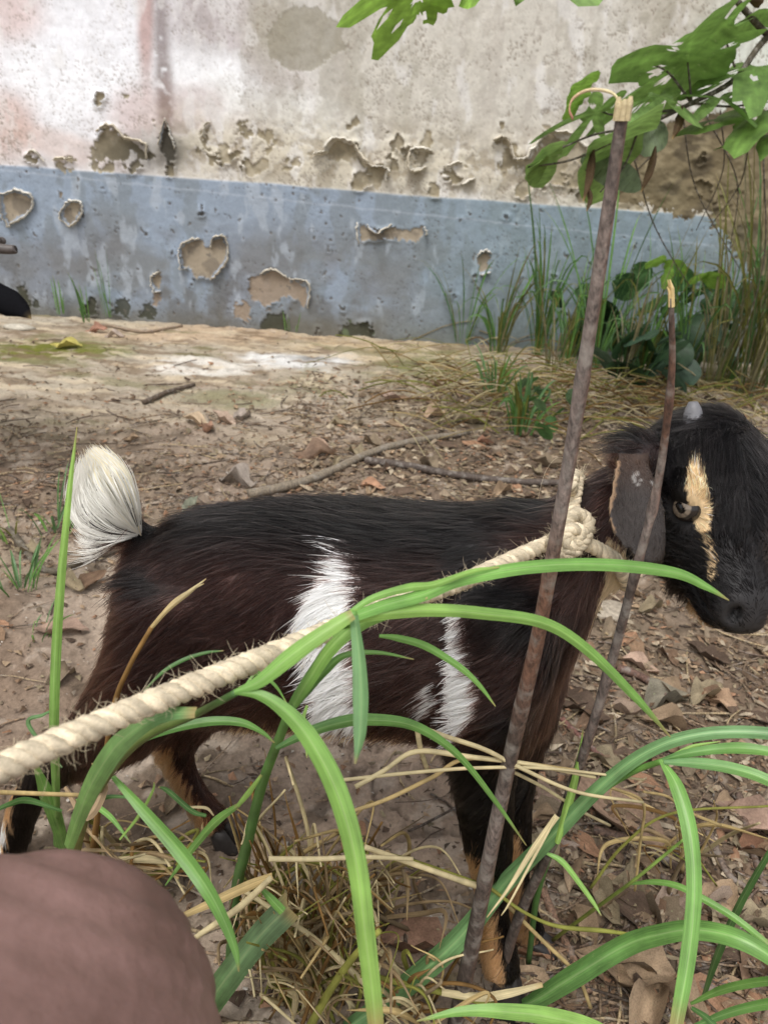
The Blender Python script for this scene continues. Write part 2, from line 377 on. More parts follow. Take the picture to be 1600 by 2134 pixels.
# ------------------------------------------------------------------ ground
ys = [-0.6]
while ys[-1] < WALL_Y + .03:
    y = ys[-1]; ys.append(y + (0.03 if y < .05 else 0.0032 + 0.0032 * max(0, y - .2)))
gy = np.array(ys); gu = np.linspace(-1, 1, 640); gu = np.sign(gu) * (np.abs(gu) + 1.2 * np.abs(gu) ** 6 * .6)
GU, GY = np.meshgrid(gu, gy, indexing='ij'); GX = GU * (.34 + .56 * np.clip(GY, 0, 9))
q = proj(np.stack([GX, np.maximum(GY, .15), np.zeros_like(GX)], -1)); QX, QY = q[..., 0], q[..., 1]
def gh(x, y):
    h = (fbm(x * 2.2, y * 2.2, 3, 1) - .5) * .035 + (fbm(x * 9, y * 9, 4, 4) - .5) * .018 + (fbm(x * 40, y * 40, 4, 7) - .5) * .008
    return h - .004
gh_flat = lambda x, y: gh(x, y)
gmid = fbm(GX * 7, GY * 7, 5, 6); gbig = fbm(GX * 2 + 5, GY * 2, 4, 3); gfin = fbm(GX * 60, GY * 60, 4, 9); gstr = .5 * vn(GX * 3 + gmid, GY * 14 + gbig * 3, 12) + .3 * vn(GX * 7 + gbig * 3, GY * 30 + gmid * 3, 13) + .2 * vn(GX * 20, GY * 60, 14)
def gblob(px, py, rx, ry, soft=.5, n=.5):
    d = np.hypot((QX - px) / rx, (QY - py) / ry) + (gmid - .5) * n * 2 + (gstr - .5) * .5
    return 1 - sstep(1 - soft, 1 + soft, d)
C = np.ones(GX.shape + (3,)) * S(142, 127, 109)
C = mixc(C, S(122, 104, 88), sstep(.45, .62, gmid)); C = mixc(C, S(164, 148, 132), sstep(.5, .66, gbig) * .7)
far = sstep(980, 760, QY + (gmid - .5) * 160)
C = mixc(C, S(170, 160, 142), far * .9); C = mixc(C, S(152, 138, 118), far * sstep(.48, .6, gstr) * .8)
C = mixc(C, S(196, 158, 118), gblob(420, 692, 260, 20) * .35); C = mixc(C, S(188, 160, 116), gblob(760, 725, 200, 28) * .45)
C = mixc(C, S(104, 106, 46), gblob(90, 728, 150, 26)); C = mixc(C, S(112, 112, 70), gblob(890, 760, 110, 44) * .8)
C = mixc(C, S(108, 112, 70), gblob(480, 830, 120, 20) * .5); C = mixc(C, S(116, 114, 80), gblob(620, 800, 60, 20) * .6)
C = mixc(C, S(206, 200, 190), gblob(430, 760, 150, 20, .4, .9)); C = mixc(C, S(206, 204, 200), gblob(640, 748, 110, 20, .4, .9))
C = mixc(C, S(84, 82, 78), gblob(650, 742, 40, 9, .6, .9) * .7)
C = mixc(C, S(98, 82, 68), gblob(1150, 1000, 420, 200) * .8); C = mixc(C, S(110, 94, 78), gblob(1400, 1600, 320, 420) * .7)
C = mixc(C, S(110, 94, 80), gblob(300, 1000, 260, 120) * .5)
C = mixc(C, S(158, 138, 120), gblob(760, 1750, 240, 330) * .8); C = mixc(C, S(96, 82, 70), gblob(330, 1690, 200, 110) * .75)
C = mixc(C, S(104, 98, 84), gblob(640, 1840, 60, 50) * .5)
C = mixc(C, S(84, 72, 60), sstep(.60, .72, fbm(GX * 18, GY * 18, 4, 15)) * .7 * (1 - far * .6))
C = mixc(C, S(182, 168, 152), sstep(.62, .75, fbm(GX * 30, GY * 30, 3, 17)) * .5)
C *= (.82 + .36 * gfin)[..., None]
ck = cracks(GX * 9 + gmid * 2, GY * 9 + gbig * 2, 5); C = mixc(C, S(118, 100, 80), far * sstep(.56, .68, fbm(GX * 10, GY * 24, 5, 2)) * .75); C = mixc(C, S(200, 184, 158), far * sstep(.60, .70, fbm(GX * 8 + 3, GY * 20, 5, 8)) * .6); C = mixc(C, S(110, 106, 72), far * sstep(.62, .72, fbm(GX * 5 + 8, GY * 12, 5, 18)) * .6)
ckm = (1 - sstep(.01, .05, ck)) * gblob(800, 1750, 330, 400) * sstep(.42, .55, gbig)
C = mixc(C, S(82, 70, 60), ckm * .6)
GZ = gh(GX, GY) - ckm * .004 + far * 0 + (gfin - .5) * .006
crumb = sstep(.66, .8, fbm(GX * 75, GY * 75, 2, 19)); GZ += crumb * .005 * (1 - far * .5)
M_ground = col_mat('dirt_ground', .95, .15, 240, .3, .6, .003, 420)
V = np.stack([GX, GY, GZ], -1).reshape(-1, 3)
tag(obj('ground', mesh('ground', V, gridF(len(gu), len(gy)), C.reshape(-1, 3)), M_ground), 'bare trodden dirt with tan sand and moss before the wall', None, None, 'structure')
fx = np.array([[-30, -30, -.035], [30, -30, -.035], [30, WALL_Y + 30, -.035], [-30, WALL_Y + 30, -.035]], float)
tag(obj('ground', mesh('outer_ground', fx, [[0, 1, 2, 3]], np.tile(S(140, 122, 104), (4, 1))), M_ground), 'wider dirt yard around the goats and wall', None, None, 'structure')
# ------------------------------------------------------------------ the goat
GO = np.array([0.138, 0.410, 0.0]); GH = np.array([.9748, -.2233, 0.0]); GN = np.array([-.2233, -.9748, 0.0])
ZU = np.array([0, 0, 1.0])
def M(px, py, off=0.0):                # point on a plane parallel to the goat's middle plane, off metres towards the viewer's side
    r = ray(px, py); t = ((GO + off * GN - CP) @ GN) / (r @ GN); return CP + t * r
def unit(v): return v / (np.linalg.norm(v, axis=-1, keepdims=True) + 1e-12)
def loft(rings):                       # list of (k,3) rings -> closed mesh
    k = len(rings[0]); n = len(rings); V = np.vstack(rings + [rings[0].mean(0)[None], rings[-1].mean(0)[None]])
    j = np.arange(k); j2 = (j + 1) % k
    return V, [gridF(n, k, True), np.vstack([np.stack([np.full(k, n * k), j, j2], -1), np.stack([np.full(k, n * k + 1), (n - 1) * k + j2, (n - 1) * k + j], -1)])]
def ring(top, bot, hw, side, k=28, e=2.2, low=0.0):
    a = np.arange(k) * 2 * math.pi / k; c, s = np.cos(a), np.sin(a)
    cc = np.sign(c) * np.abs(c) ** (2 / e); ss = np.sign(s) * np.abs(s) ** (2 / e)
    mid = (top + bot) / 2; h = (top - bot) / 2
    wmul = 1 + low * (-ss)
    return mid + ss[:, None] * h + (cc * hw * wmul)[:, None] * side
def resample(rs, n):
    rs = np.array(rs); k = rs.shape[1]
    return [r for r in spline(rs.reshape(len(rs), -1), n).reshape(n, k, 3)]
TORSO = [(288, 1145, 292, 1290, .026), (322, 1116, 312, 1410, .052), (385, 1084, 395, 1462, .066), (470, 1070, 510, 1468, .069), (600, 1062, 620, 1468, .073),
         (720, 1066, 740, 1466, .077), (850, 1076, 860, 1472, .076), (960, 1074, 965, 1490, .068), (1045, 1064, 1060, 1490, .058), (1115, 1052, 1135, 1430, .050), (1165, 1075, 1180, 1340, .032)]
parts = [loft(resample([ring(M(a, b), M(c, d), hw, GN, low=.04) for a, b, c, d, hw in TORSO], 34))]
# head axes (towards the nose, the goat's right cheek, out of the forehead)
HV = -unit(ray(1480, 1060)); HR = unit(CR - HV * (CR @ HV)); HU = np.cross(HV, HR)
HF = unit(.345 * HR - .815 * HU + .465 * HV)
HS = np.array(-.73 * HR - .05 * HU + .68 * HV); HS = unit(HS - HF * (HS @ HF)); HT = np.cross(HF, HS); HT = HT if HT @ HV > 0 else -HT
HK = .93; HL = .126 * HK; H0 = P(1590, 1284, .442 * HK) - HF * HL
def HP(t, s, u): return H0 + HF * (t * HL) + HS * (s * .97 * HK) + HT * (u * 1.2 * HK)
HEAD = [(-.14, .018, .020, -.010, 2), (-.05, .031, .033, -.034, 2.1), (.08, .0385, .037, -.048, 2.2), (.24, .0390, .034, -.052, 2.3), (.40, .0365, .028, -.047, 2.4), (.52, .0295, .021, -.039, 2.3),
        (.64, .0235, .0135, -.032, 2.2), (.76, .0198, .0085, -.028, 2.2), (.86, .0185, .005, -.0265, 2.2), (.93, .0172, .001, -.0250, 2.2), (.98, .0138, -.004, -.022, 2.1), (1.02, .0075, -.009, -.017, 2)]
parts.append(loft(resample([ring(HP(t, 0, a), HP(t, 0, b), hw, HS, e=e) for t, hw, a, b, e in HEAD], 44)))
# jaw and cheek
parts.append(loft(resample([ring(HP(t, 0, a), HP(t, 0, b), hw, HS) for t, hw, a, b in [(.06, .018, -.02, -.045), (.16, .030, -.015, -.060), (.3, .029, -.01, -.062), (.5, .022, -.01, -.050), (.7, .016, -.01, -.040), (.86, .014, -.01, -.035), (.93, .008, -.012, -.030)]], 20)))
# neck from the shoulders to the poll
NECK = [(M(1075, 1080), M(1165, 1400), .046, GN), (M(1140, 1055, -.004), M(1228, 1290, -.004), .040, GN), (M(1215, 1010, -.012), M(1268, 1225, -.012), .033, unit(GN + .15 * HS)),
        (M(1290, 962, -.024), M(1322, 1195, -.020), .028, unit(GN + .5 * HS)), (HP(.04, 0, .026), HP(.05, 0, -.04), .026, unit(.4 * GN + HS))]
parts.append(loft(resample([ring(M(a, b), M(c, d), hw, GN) for a, b, c, d, hw in [(1010, 1300, 1010, 1480, .03), (1070, 1260, 1075, 1505, .040), (1130, 1250, 1125, 1495, .036), (1180, 1250, 1165, 1430, .024)]], 12)))
parts.append(loft(resample([ring(a, b, hw, s) for a, b, hw, s in NECK], 18)))
# legs: (px, py, lateral offset, radius)
LEGS = [[(1050, 1210, .032, .036), (1035, 1330, .036, .040), (1012, 1460, .040, .034), (1006, 1570, .040, .0245), (1010, 1670, .038, .0195), (1018, 1765, .036, .0165), (1022, 1850, .036, .0112), (1030, 1930, .036, .0115), (1040, 1990, .036, .0140), (1044, 2020, .036, .0145)],
        [(1095, 1210, -.030, .034), (1090, 1330, -.034, .036), (1078, 1470, -.034, .031), (1066, 1580, -.032, .022), (1062, 1670, -.030, .018), (1066, 1750, -.028, .0155), (1074, 1820, -.026, .0108), (1084, 1880, -.026, .0112), (1096, 1925, -.026, .0132), (1103, 1948, -.026, .0138)],
        [(385, 1200, .024, .042), (372, 1290, .030, .042), (336, 1390, .034, .041), (262, 1488, .036, .034), (176, 1560, .036, .0235), (98, 1612, .036, .0165), (52, 1680, .036, .0132), (30, 1760, .037, .0120), (12, 1840, .038, .0135), (10, 1870, .038, .0145)],
        [(400, 1240, -.020, .046), (400, 1350, -.030, .048), (392, 1450, -.034, .036), (362, 1535, -.036, .0225), (374, 1595, -.036, .0155), (398, 1640, -.036, .0125), (420, 1675, -.036, .0122), (440, 1704, -.036, .0135), (450, 1718, -.036, .0140)]]
leg_lines = []
for L in LEGS:
    c = np.array([M(a, b, o) for a, b, o, r in L]); r = np.array([x[3] for x in L]); n = 40
    cr_ = spline(np.hstack([c, r[:, None]]), n)
    V, F = tube(cr_[:, :3], cr_[:, 3], 20); parts.append((V, F)); leg_lines.append(cr_)
# tail bone
tb = spline([M(300, 1130), M(280, 1108), M(262, 1070), M(248, 1030)], 12); parts.append(tube(tb, np.linspace(.014, .005, 12), 10))
# hanging ear, both sides
EAR_C = [(1312, 945, 30, .430), (1322, 985, 44, .420), (1325, 1030, 55, .414), (1323, 1075, 65, .411), (1332, 1115, 58, .409), (1346, 1150, 42, .409), (1358, 1178, 20, .410)]
def ear_mesh(sgn):
    out_, in_ = [], []
    cp = spline([(a, b, c, d) for a, b, c, d in EAR_C], 22); k = 11
    for a, b, hwp, d in cp:
        for j in range(k):
            t = j / (k - 1) * 2 - 1
            p = P(a + t * hwp + 6 * (1 - t * t), b + 10 * t * (b < 1100), d - .008 + (.005 if t > 0 else -.011) * (t * t) - .001 * t)
            th = .0030 * math.sqrt(max(0.05, 1 - t ** 4))
            out_.append(p - unit(ray(a, b)) * th); in_.append(p + unit(ray(a, b)) * th)
    A = np.array(out_); B = np.array(in_); n = len(cp)
    V = np.vstack([A, B]); g = gridF(n, k); m_ = n * k
    e = []
    for i in range(n - 1):
        for j in (0, k - 1):
            q4 = [i * k + j, (i + 1) * k + j, (i + 1) * k + j + m_, i * k + j + m_]; e.append(q4 if j else q4[::-1])
    for j in range(k - 1):
        for i in (0, n - 1):
            q4 = [i * k + j, i * k + j + 1, i * k + j + 1 + m_, i * k + j + m_]; e.append(q4[::-1] if i else q4)
    F = [np.vstack([g, g[:, ::-1] + m_, np.array(e)])]
    if sgn < 0:
        V = V - 2 * ((V - H0) @ HS)[:, None] * HS; F = [F[0][:, ::-1]]
    return V, F
parts += [ear_mesh(1), ear_mesh(-1)]
for sg in (1, -1):                      # ear roots, brows
    E = P(1318, 950, .430); E = E if sg > 0 else E - 2 * ((E - H0) @ HS) * HS
    E2 = P(1321, 990, .418); E2 = E2 if sg > 0 else E2 - 2 * ((E2 - H0) @ HS) * HS
    parts.append(tube(spline([HP(.06, .026 * sg, .0), (HP(.10, .034 * sg, .004) + E) / 2, E, E2], 10), np.linspace(.019, .007, 10), 12))
    parts.append(tube(spline([HP(.26, .030 * sg, .017), HP(.36, .0355 * sg, .016), HP(.46, .031 * sg, .009)], 8), np.array([.004, .008, .009, .010, .010, .009, .007, .004]), 10))
def fuse(parts, voxel, smooth=6):
    V, F, _ = join(parts); me = mesh('fuse', V, F); o = bpy.data.objects.new('fuse', me); COL.objects.link(o)
    md = o.modifiers.new('r', 'REMESH'); md.mode = 'VOXEL'; md.voxel_size = voxel
    md = o.modifiers.new('s', 'SMOOTH'); md.iterations = smooth; md.factor = .5
    ev = o.evaluated_get(bpy.context.evaluated_depsgraph_get()); r = bpy.data.meshes.new_from_object(ev)
    bpy.data.objects.remove(o)
    V = np.empty(len(r.vertices) * 3, np.float32); r.vertices.foreach_get('co', V); V = V.reshape(-1, 3).astype(float)
    N = np.empty(len(r.vertices) * 3, np.float32); r.vertices.foreach_get('normal', N); N = N.reshape(-1, 3).astype(float)
    Fq = np.empty(len(r.loops), np.int32); r.loops.foreach_get('vertex_index', Fq)
    tot = np.empty(len(r.polygons), np.int32); r.polygons.foreach_get('loop_total', tot)
    assert (tot == 4).all(), np.bincount(tot)
    return V, N, Fq.reshape(-1, 4)
BV, BN, BF = fuse(parts, .0022, 6)
_q = proj(BV); _sm = (1 - np.clip(sstep(1200, 1290, _q[:, 0]), 0, 1)) * sstep(1700, 1560, _q[:, 1])
_e = np.vstack([BF[:, [0, 1]], BF[:, [1, 2]], BF[:, [2, 3]], BF[:, [3, 0]]]); _cnt = np.bincount(_e[:, 0], minlength=len(BV))[:, None]
for _ in range(60):                     # muscles flow into one another
    acc = np.stack([np.bincount(_e[:, 0], BV[_e[:, 1], k], len(BV)) for k in range(3)], 1) / np.maximum(_cnt, 1)
    BV = BV + (acc - BV) * (.6 * _sm)[:, None]
def vnormals(V, F):
    n = np.cross(V[F[:, 2]] - V[F[:, 0]], V[F[:, 3]] - V[F[:, 1]]); r = np.zeros_like(V)
    for k in range(4):
        for a in range(3): r[:, a] += np.bincount(F[:, k], n[:, a], len(V))
    return unit(r)
_n = vnormals(BV, BF); BN = _n if (_n * BN).sum(1).mean() > 0 else -_n
# face features pressed into the surface
EYE = HP(.445, .0366, .0095)
def press(c, axis_a, ra, rb, axis_n, amount):
    global BV
    d = BV - c; a = d @ axis_a; nrm = d @ axis_n; b = np.linalg.norm(d - np.outer(a, axis_a) - np.outer(nrm, axis_n) * .6, axis=1)
    wgt = np.exp(-((a / ra) ** 2 + (b / rb) ** 2)); BV = BV + axis_n * (amount * wgt)[:, None]
for sg in (1, -1):
    e = HP(.445, .0366 * sg, .0095); sd = HS * sg
    press(e, HF, .010, .007, unit(sd + .3 * HT), -.0048)
    press(HP(.955, .0125 * sg, -.0070), unit(HF * .55 - HT * .5 + sd * .5), .0072, .0028, unit(sd + HF * .8 + .2 * HT), -.0085)      # nostril
    press(HP(.93, .016 * sg, .002), HF, .010, .005, unit(HT + sd), .0022)
    for t in np.linspace(.66, .98, 12): press(HP(t, .018 * sg, -.0185 - .008 * (1 - t)), HF, .006, .0018, sd, -.0022)                 # mouth line
# local frames, regions and coat colours
PX = proj(BV); near = BN @ GN
def regions(p, nrm, px):
    rel = p - H0; ht = (rel @ HF) / HL; hs_ = rel @ HS; hu = (rel @ HT) / (1.2 * HK)
    head = (ht > -.12) & (ht < 1.1) & (np.abs(hs_) < .044) & (hu > -.07) & (hu < .05)
    leg = np.full(len(p), 9.0); lid = np.zeros(len(p), int); lt = np.zeros(len(p))
    for i, c in enumerate(leg_lines):
        d = np.linalg.norm(p[:, None] - c[None, ::2, :3], axis=2); j = d.argmin(1); dd = d.min(1) / (c[::2, 3][j])
        n = dd < leg; leg = np.where(n, dd, leg); lid = np.where(n, i, lid); lt = np.where(n, j / (len(c) / 2 - 1), lt)
    ear = np.zeros(len(p), bool)
    for sg in (1, -1):
        pe = p if sg > 0 else p - 2 * hs_[:, None] * HS
        q = proj(pe); d = (pe - CP) @ F0
        hw = np.interp(q[:, 1], [e[1] for e in EAR_C], [e[2] for e in EAR_C]); cx = np.interp(q[:, 1], [e[1] for e in EAR_C], [e[0] for e in EAR_C]); dc = np.interp(q[:, 1], [e[1] for e in EAR_C], [e[3] for e in EAR_C])
        ear |= (q[:, 1] > 945) & (q[:, 1] < 1190) & (np.abs(q[:, 0] - cx - 3) < hw + 8) & (np.abs(d - dc + .009) < .0145)
    return dict(ht=ht, hs=hs_, hu=hu, head=head, leg=leg, lid=lid, lt=lt, ear=ear)
def pnoise(p, f, s): return fbm(p[:, 0] * f + p[:, 1] * f * .7, p[:, 2] * f - p[:, 1] * f * .4, 3, s)
def softpoly(px, poly, jit):
    return inpoly(px[:, 0] + jit[:, 0], px[:, 1] + jit[:, 1], poly)
def coat_colour(p, nrm, px, R, jitter=14):
    n = len(p); j = (rng.random((n, 2)) - .5) * jitter; n1 = pnoise(p, 45, 3); n2 = pnoise(p, 14, 6); side = nrm @ GN
    black = np.array([.010, .0085, .0085]); brown = np.array([.062, .033, .028]); red = np.array([.098, .048, .037])
    C = np.ones((n, 3)) * black
    up = np.clip(nrm[:, 2], -1, 1)
    bm = sstep(.97, .55, up) * sstep(.25, .60, n2 + .14); C = mixc(C, brown, bm * .9)
    C = mixc(C, red, bm * sstep(.5, .68, n1) * sstep(700, 300, px[:, 0]) * .6)
    C = mixc(C, red * .8, bm * sstep(.55, .7, n1) * .35)
    hd = R['head'] | (px[:, 0] > 1390)
    C = np.where(hd[:, None], black * (0.9 + .5 * n1[:, None]), C)
    tan = np.array([.52, .32, .17]); cream = np.array([.70, .55, .34]); white = np.array([.93, .92, .89])
    vis = side > -.25
    def put(poly, col, m=None):
        nonlocal C
        k = softpoly(px, poly, j) & (vis if m is None else m); C = np.where(k[:, None], col * (.85 + .3 * rng.random((n, 1))), C)
    put([(676, 1185), (690, 1140), (704, 1128), (700, 1176), (722, 1150), (726, 1250), (722, 1330), (742, 1430), (752, 1525), (640, 1525), (632, 1400), (606, 1312), (632, 1250)], white, vis & ~R['head'])
    put([(936, 1262), (952, 1262), (964, 1380), (984, 1440), (984, 1490), (952, 1540), (930, 1566), (918, 1530), (926, 1450), (928, 1360)], white, side > -.5)
    put([(872, 1440), (888, 1430), (892, 1480), (884, 1500), (870, 1500)], white * .6)
    belly = (nrm[:, 2] < -.55) & (px[:, 1] > 1440) & (px[:, 0] > 480) & (px[:, 0] < 930) & (R['leg'] > 1.5); C = np.where(belly[:, None], cream * 1.0, C)
    put([(1262, 1120), (1290, 1135), (1330, 1200), (1345, 1240), (1305, 1262), (1235, 1300), (1262, 1200)], cream * .95, ~R['ear'] & (R['hu'] < .02))
    # stripes of the face, the same on both cheeks
    pm = np.where((R['hs'] < 0)[:, None], p - 2 * R['hs'][:, None] * HS, p); qm = proj(pm)
    st = hd & softpoly(qm, [(1436, 955), (1452, 945), (1470, 990), (1479, 1040), (1483, 1080), (1479, 1112), (1488, 1150), (1494, 1205), (1478, 1210), (1466, 1130), (1450, 1095), (1434, 1055), (1428, 1015)], j * .8) & ~R['ear']
    st &= (qm[:, 1] < 1110) | (rng.random(n) < .45)
    C = np.where(st[:, None], cream * np.array([1.08, 1.0, .92]) * (.8 + .4 * rng.random((n, 1))), C)
    chin = hd & (R['hu'] < -.030) & (R['ht'] > .75); C = np.where(chin[:, None], tan * .35, C)
    E = R['ear']; C = np.where(E[:, None], np.array([.040, .032, .028]) * (.7 + .8 * n1[:, None]), C)
    C = mixc(C, np.array([.062, .037, .026]), np.where(E, sstep(1060, 965, px[:, 1] + (n1 - .5) * 130), 0))
    hw = np.interp(px[:, 1], [e[1] for e in EAR_C], [e[2] for e in EAR_C]); cx = np.interp(px[:, 1], [e[1] for e in EAR_C], [e[0] for e in EAR_C])
    rim = E & (px[:, 0] < cx - hw * .88 + 4 + j[:, 0] * .8 + (n1 - .5) * 14) & (px[:, 1] > 960) & (px[:, 1] < 1110); C = np.where(rim[:, None], np.array([.30, .19, .11]), C)
    spk = E & (rng.random(n) < .55 * np.exp(-(np.hypot(px[:, 0] - 1328, (px[:, 1] - 1005) * 1.6) / 26) ** 2) * sstep(.5, .62, pnoise(p, 300, 9)) * 2); C = np.where(spk[:, None], np.array([.32, .30, .28]), C)
    # tan lower legs with a dark stripe down the front
    low = (R['leg'] < 1.9) & ~hd
    lt = R['lt']; fore = np.zeros(n)
    for i, c in enumerate(leg_lines):
        k = (R['lid'] == i) & low
        if k.any():
            jj = np.minimum((lt[k] * (len(c) - 1)).round().astype(int), len(c) - 1); fore[k] = ((p[k] - c[jj, :3]) @ GH) / c[jj, 3]
    start = np.array([.62, .50, .66, .34])[R['lid']]
    tz = low & (lt + j[:, 0] * .006 + (fore < -.3) * .07 > start) & (fore + j[:, 1] * .02 < np.array([.30, .5, .1, .40])[R['lid']])
    C = np.where(tz[:, None], tan * (.75 + .5 * n1[:, None]), C)
    bk2 = low & (lt > .30) & ~tz & (R['lid'] < 2); C = np.where(bk2[:, None], black * 1.4, C)
    bk = low & (R['lid'] == 2) & (lt > .5) & ~tz; C = np.where(bk[:, None], black * 1.3, C)
    wz_ = low & (R['lid'] == 2) & (lt > .70) & (fore < -.15); C = np.where(wz_[:, None], white * .75, C)
    return C
RB = regions(BV, BN, PX)
BC = coat_colour(BV, BN, PX, RB, 3) * .8
nos = np.zeros(len(BV), bool)
noselike = (RB['ht'] > .87) & RB['head']; BC = np.where((noselike & (RB['hu'] > -.026))[:, None], np.array([.020, .018, .018]), BC)
for sg in (1, -1):
    BC = np.where((np.linalg.norm(BV - HP(.955, .0125 * sg, -.0070), axis=1) < .0036)[:, None], np.array([.002, .002, .002]), BC)
goat = empty('goat', tuple(GO))
tag(goat, 'small black and brown goat kid with white side patches roped by its neck', 'goat', 'goats in the yard')
M_skin = col_mat('goat_skin', .6, .35, 300, .2, .5, .0006, 900)
body = obj('body', mesh('body', BV, BF, BC), M_skin, goat)
# ---- coat
def hair_mat(name, rough=.24, coat=0.0):
    m = bpy.data.materials.new(name); m.use_nodes = True; nt = m.node_tree; nt.nodes.clear()
    o = nt.nodes.new('ShaderNodeOutputMaterial'); h = nt.nodes.new('ShaderNodeBsdfHairPrincipled'); h.model = 'CHIANG'; h.parametrization = 'COLOR'
    a = nt.nodes.new('ShaderNodeAttribute'); a.attribute_name = 'Col'
    nt.links.new(a.outputs['Color'], h.inputs['Color']); lu = nt.nodes.new('ShaderNodeRGBToBW'); nt.links.new(a.outputs['Color'], lu.inputs[0]); mr = nt.nodes.new('ShaderNodeMapRange')
    mr.inputs['From Min'].default_value = .25; mr.inputs['From Max'].default_value = .7; mr.inputs['To Max'].default_value = .62; nt.links.new(lu.outputs[0], mr.inputs['Value'])
    df = nt.nodes.new('ShaderNodeBsdfDiffuse'); nt.links.new(a.outputs['Color'], df.inputs['Color']); ms = nt.nodes.new('ShaderNodeMixShader')
    nt.links.new(mr.outputs[0], ms.inputs[0]); nt.links.new(h.outputs[0], ms.inputs[1]); nt.links.new(df.outputs[0], ms.inputs[2]); nt.links.new(ms.outputs[0], o.inputs['Surface'])
    h.inputs['Roughness'].default_value = rough; h.inputs['Radial Roughness'].default_value = .45; h.inputs['Coat'].default_value = coat
    h.inputs['Random Roughness'].default_value = .2; h.inputs['IOR'].default_value = 1.24
    return m
M_hair = hair_mat('goat_hair')
def hair(name, pts, rad, cols, parent, material):
    """pts (n,k,3), rad (n,k), cols (n,3) -> one Curves object"""
    n, k = pts.shape[:2]; cu = bpy.data.hair_curves.new(name); cu.add_curves([k] * n)
    cu.attributes['position'].data.foreach_set('vector', pts.astype(np.float32).ravel())
    a = cu.attributes.get('radius') or cu.attributes.new('radius', 'FLOAT', 'POINT'); a.data.foreach_set('value', rad.astype(np.float32).ravel())
    c = np.ones((n, 4), np.float32); c[:, :3] = cols
    a = cu.attributes.new('Col', 'FLOAT_COLOR', 'CURVE'); a.data.foreach_set('color', c.ravel())
    return obj(name, cu, material, parent)
def scatter(V, F, N, dens):            # random roots on quads, dens = probability weight per quad
    a, b, c, d = V[F[:, 0]], V[F[:, 1]], V[F[:, 2]], V[F[:, 3]]
    area = np.linalg.norm(np.cross(c - a, d - b), axis=1) / 2
    return area
fc = BV[BF].mean(1); fn = unit(BN[BF].mean(1)); area = scatter(BV, BF, BN, None)
Rf = regions(fc, fn, proj(fc))
wgt = np.where(np.einsum('ij,ij->i', fn, unit(CP - fc)) > -.35, 1.0, .18)
wgt *= np.where(Rf['ear'], 1.5, 1.0) * np.where(Rf['head'], 1.9, 1.0) * np.where(fc[:, 2] < .012, 0, 1)
wgt *= np.where(Rf['head'] & (Rf['ht'] > .90) & (Rf['hu'] > -.028), .25, 1)
eyed = np.minimum(np.linalg.norm(fc - EYE, axis=1), np.linalg.norm(fc - HP(.445, -.0366, .0095), axis=1)); wgt *= (eyed > .0105)
NH = 150000
fi = rng.choice(len(BF), NH, p=(area * wgt) / (area * wgt).sum())
u, v = rng.random((2, NH, 1)); q4 = BF[fi]
root = (BV[q4[:, 0]] * (1 - u) + BV[q4[:, 1]] * u) * (1 - v) + (BV[q4[:, 3]] * (1 - u) + BV[q4[:, 2]] * u) * v
nr = unit((BN[q4[:, 0]] * (1 - u) + BN[q4[:, 1]] * u) * (1 - v) + (BN[q4[:, 3]] * (1 - u) + BN[q4[:, 2]] * u) * v)
pxr = proj(root); R = regions(root, nr, pxr)
# combing direction and length
D = np.tile(-GH * .85 - ZU * .45, (NH, 1)); Ln = np.full(NH, .0145); lift = np.full(NH, .17)
sp = sstep(.55, .9, nr[:, 2]) * (R['leg'] > 1); Ln += sp * .010; lift += sp * .12 * sstep(1190, 1100, pxr[:, 0])
D = D * (1 - sp[:, None]) + (-GH - ZU * .05) * sp[:, None]
dn = sstep(.1, -.5, nr[:, 2]) ; D = D * (1 - dn[:, None] * .7) + (-ZU - .35 * GH) * (dn[:, None] * .7); Ln += dn * .006
rump = sstep(420, 250, pxr[:, 0]) * (pxr[:, 1] < 1500); D = D + rump[:, None] * (-ZU * .5 - GH * .3); Ln += rump * .008; lift += rump * .1
nk = sstep(1080, 1180, pxr[:, 0]) * (~R['head']) * (R['leg'] > 1.1); D = D * (1 - nk[:, None]) + nk[:, None] * (-GH * .7 - ZU * .6); Ln += nk * .006 - .012 * sstep(1215, 1262, pxr[:, 0]) * nk
chest = nk * sstep(1280, 1400, pxr[:, 1]); D += chest[:, None] * -ZU; Ln += chest * .010
lg = sstep(1.9, 1.2, R['leg']) * sstep(.30, .5, R['lt']); D = D * (1 - lg[:, None]) + lg[:, None] * (-ZU - .25 * GH); Ln = Ln * (1 - lg) + (.011 + .005 * sstep(.5, .7, R['lt'])) * lg
D[lg > .5] += nr[lg > .5] * .1
Ln = np.where((lg > .5) & (R['lt'] > .85), .008, Ln)
hd = R['head']; fore = hd & (R['hu'] > .008) & (R['ht'] < .62)
D[hd] = -HF * .8 - HT * .3 + 0 * D[hd]; Ln[hd] = .0058; lift[hd] = .25
D[fore] = HF * .9 + HS * (np.sign(R['hs'][fore]) * .35)[:, None]; Ln[fore] = np.where(R['ht'][fore] < .30, .012, .007); lift[fore] = .25
pk = hd & (R['ht'] < .10 + .14 * (rng.random(NH) - .5)) & (R['hu'] > -.02); D[pk] = -GH * .8 - ZU * .5 - GN * .1; Ln[pk] = .014; lift[pk] = .12
mz = hd & (R['ht'] > .72); D[mz] = -HF + HS * (np.sign(R['hs'][mz]) * .4)[:, None] - HT * .3; Ln[mz] = .0038
chin = hd & (R['hu'] < -.032) & (R['ht'] > .6); Ln[chin] = .010; D[chin] = -HT + HF * .2; lift[chin] = .6
ne = hd & (np.linalg.norm(root - EYE, axis=1) < .018); Ln[ne] = .004; D[ne] = -HF * .6 + unit(root[ne] - EYE) * 1.2
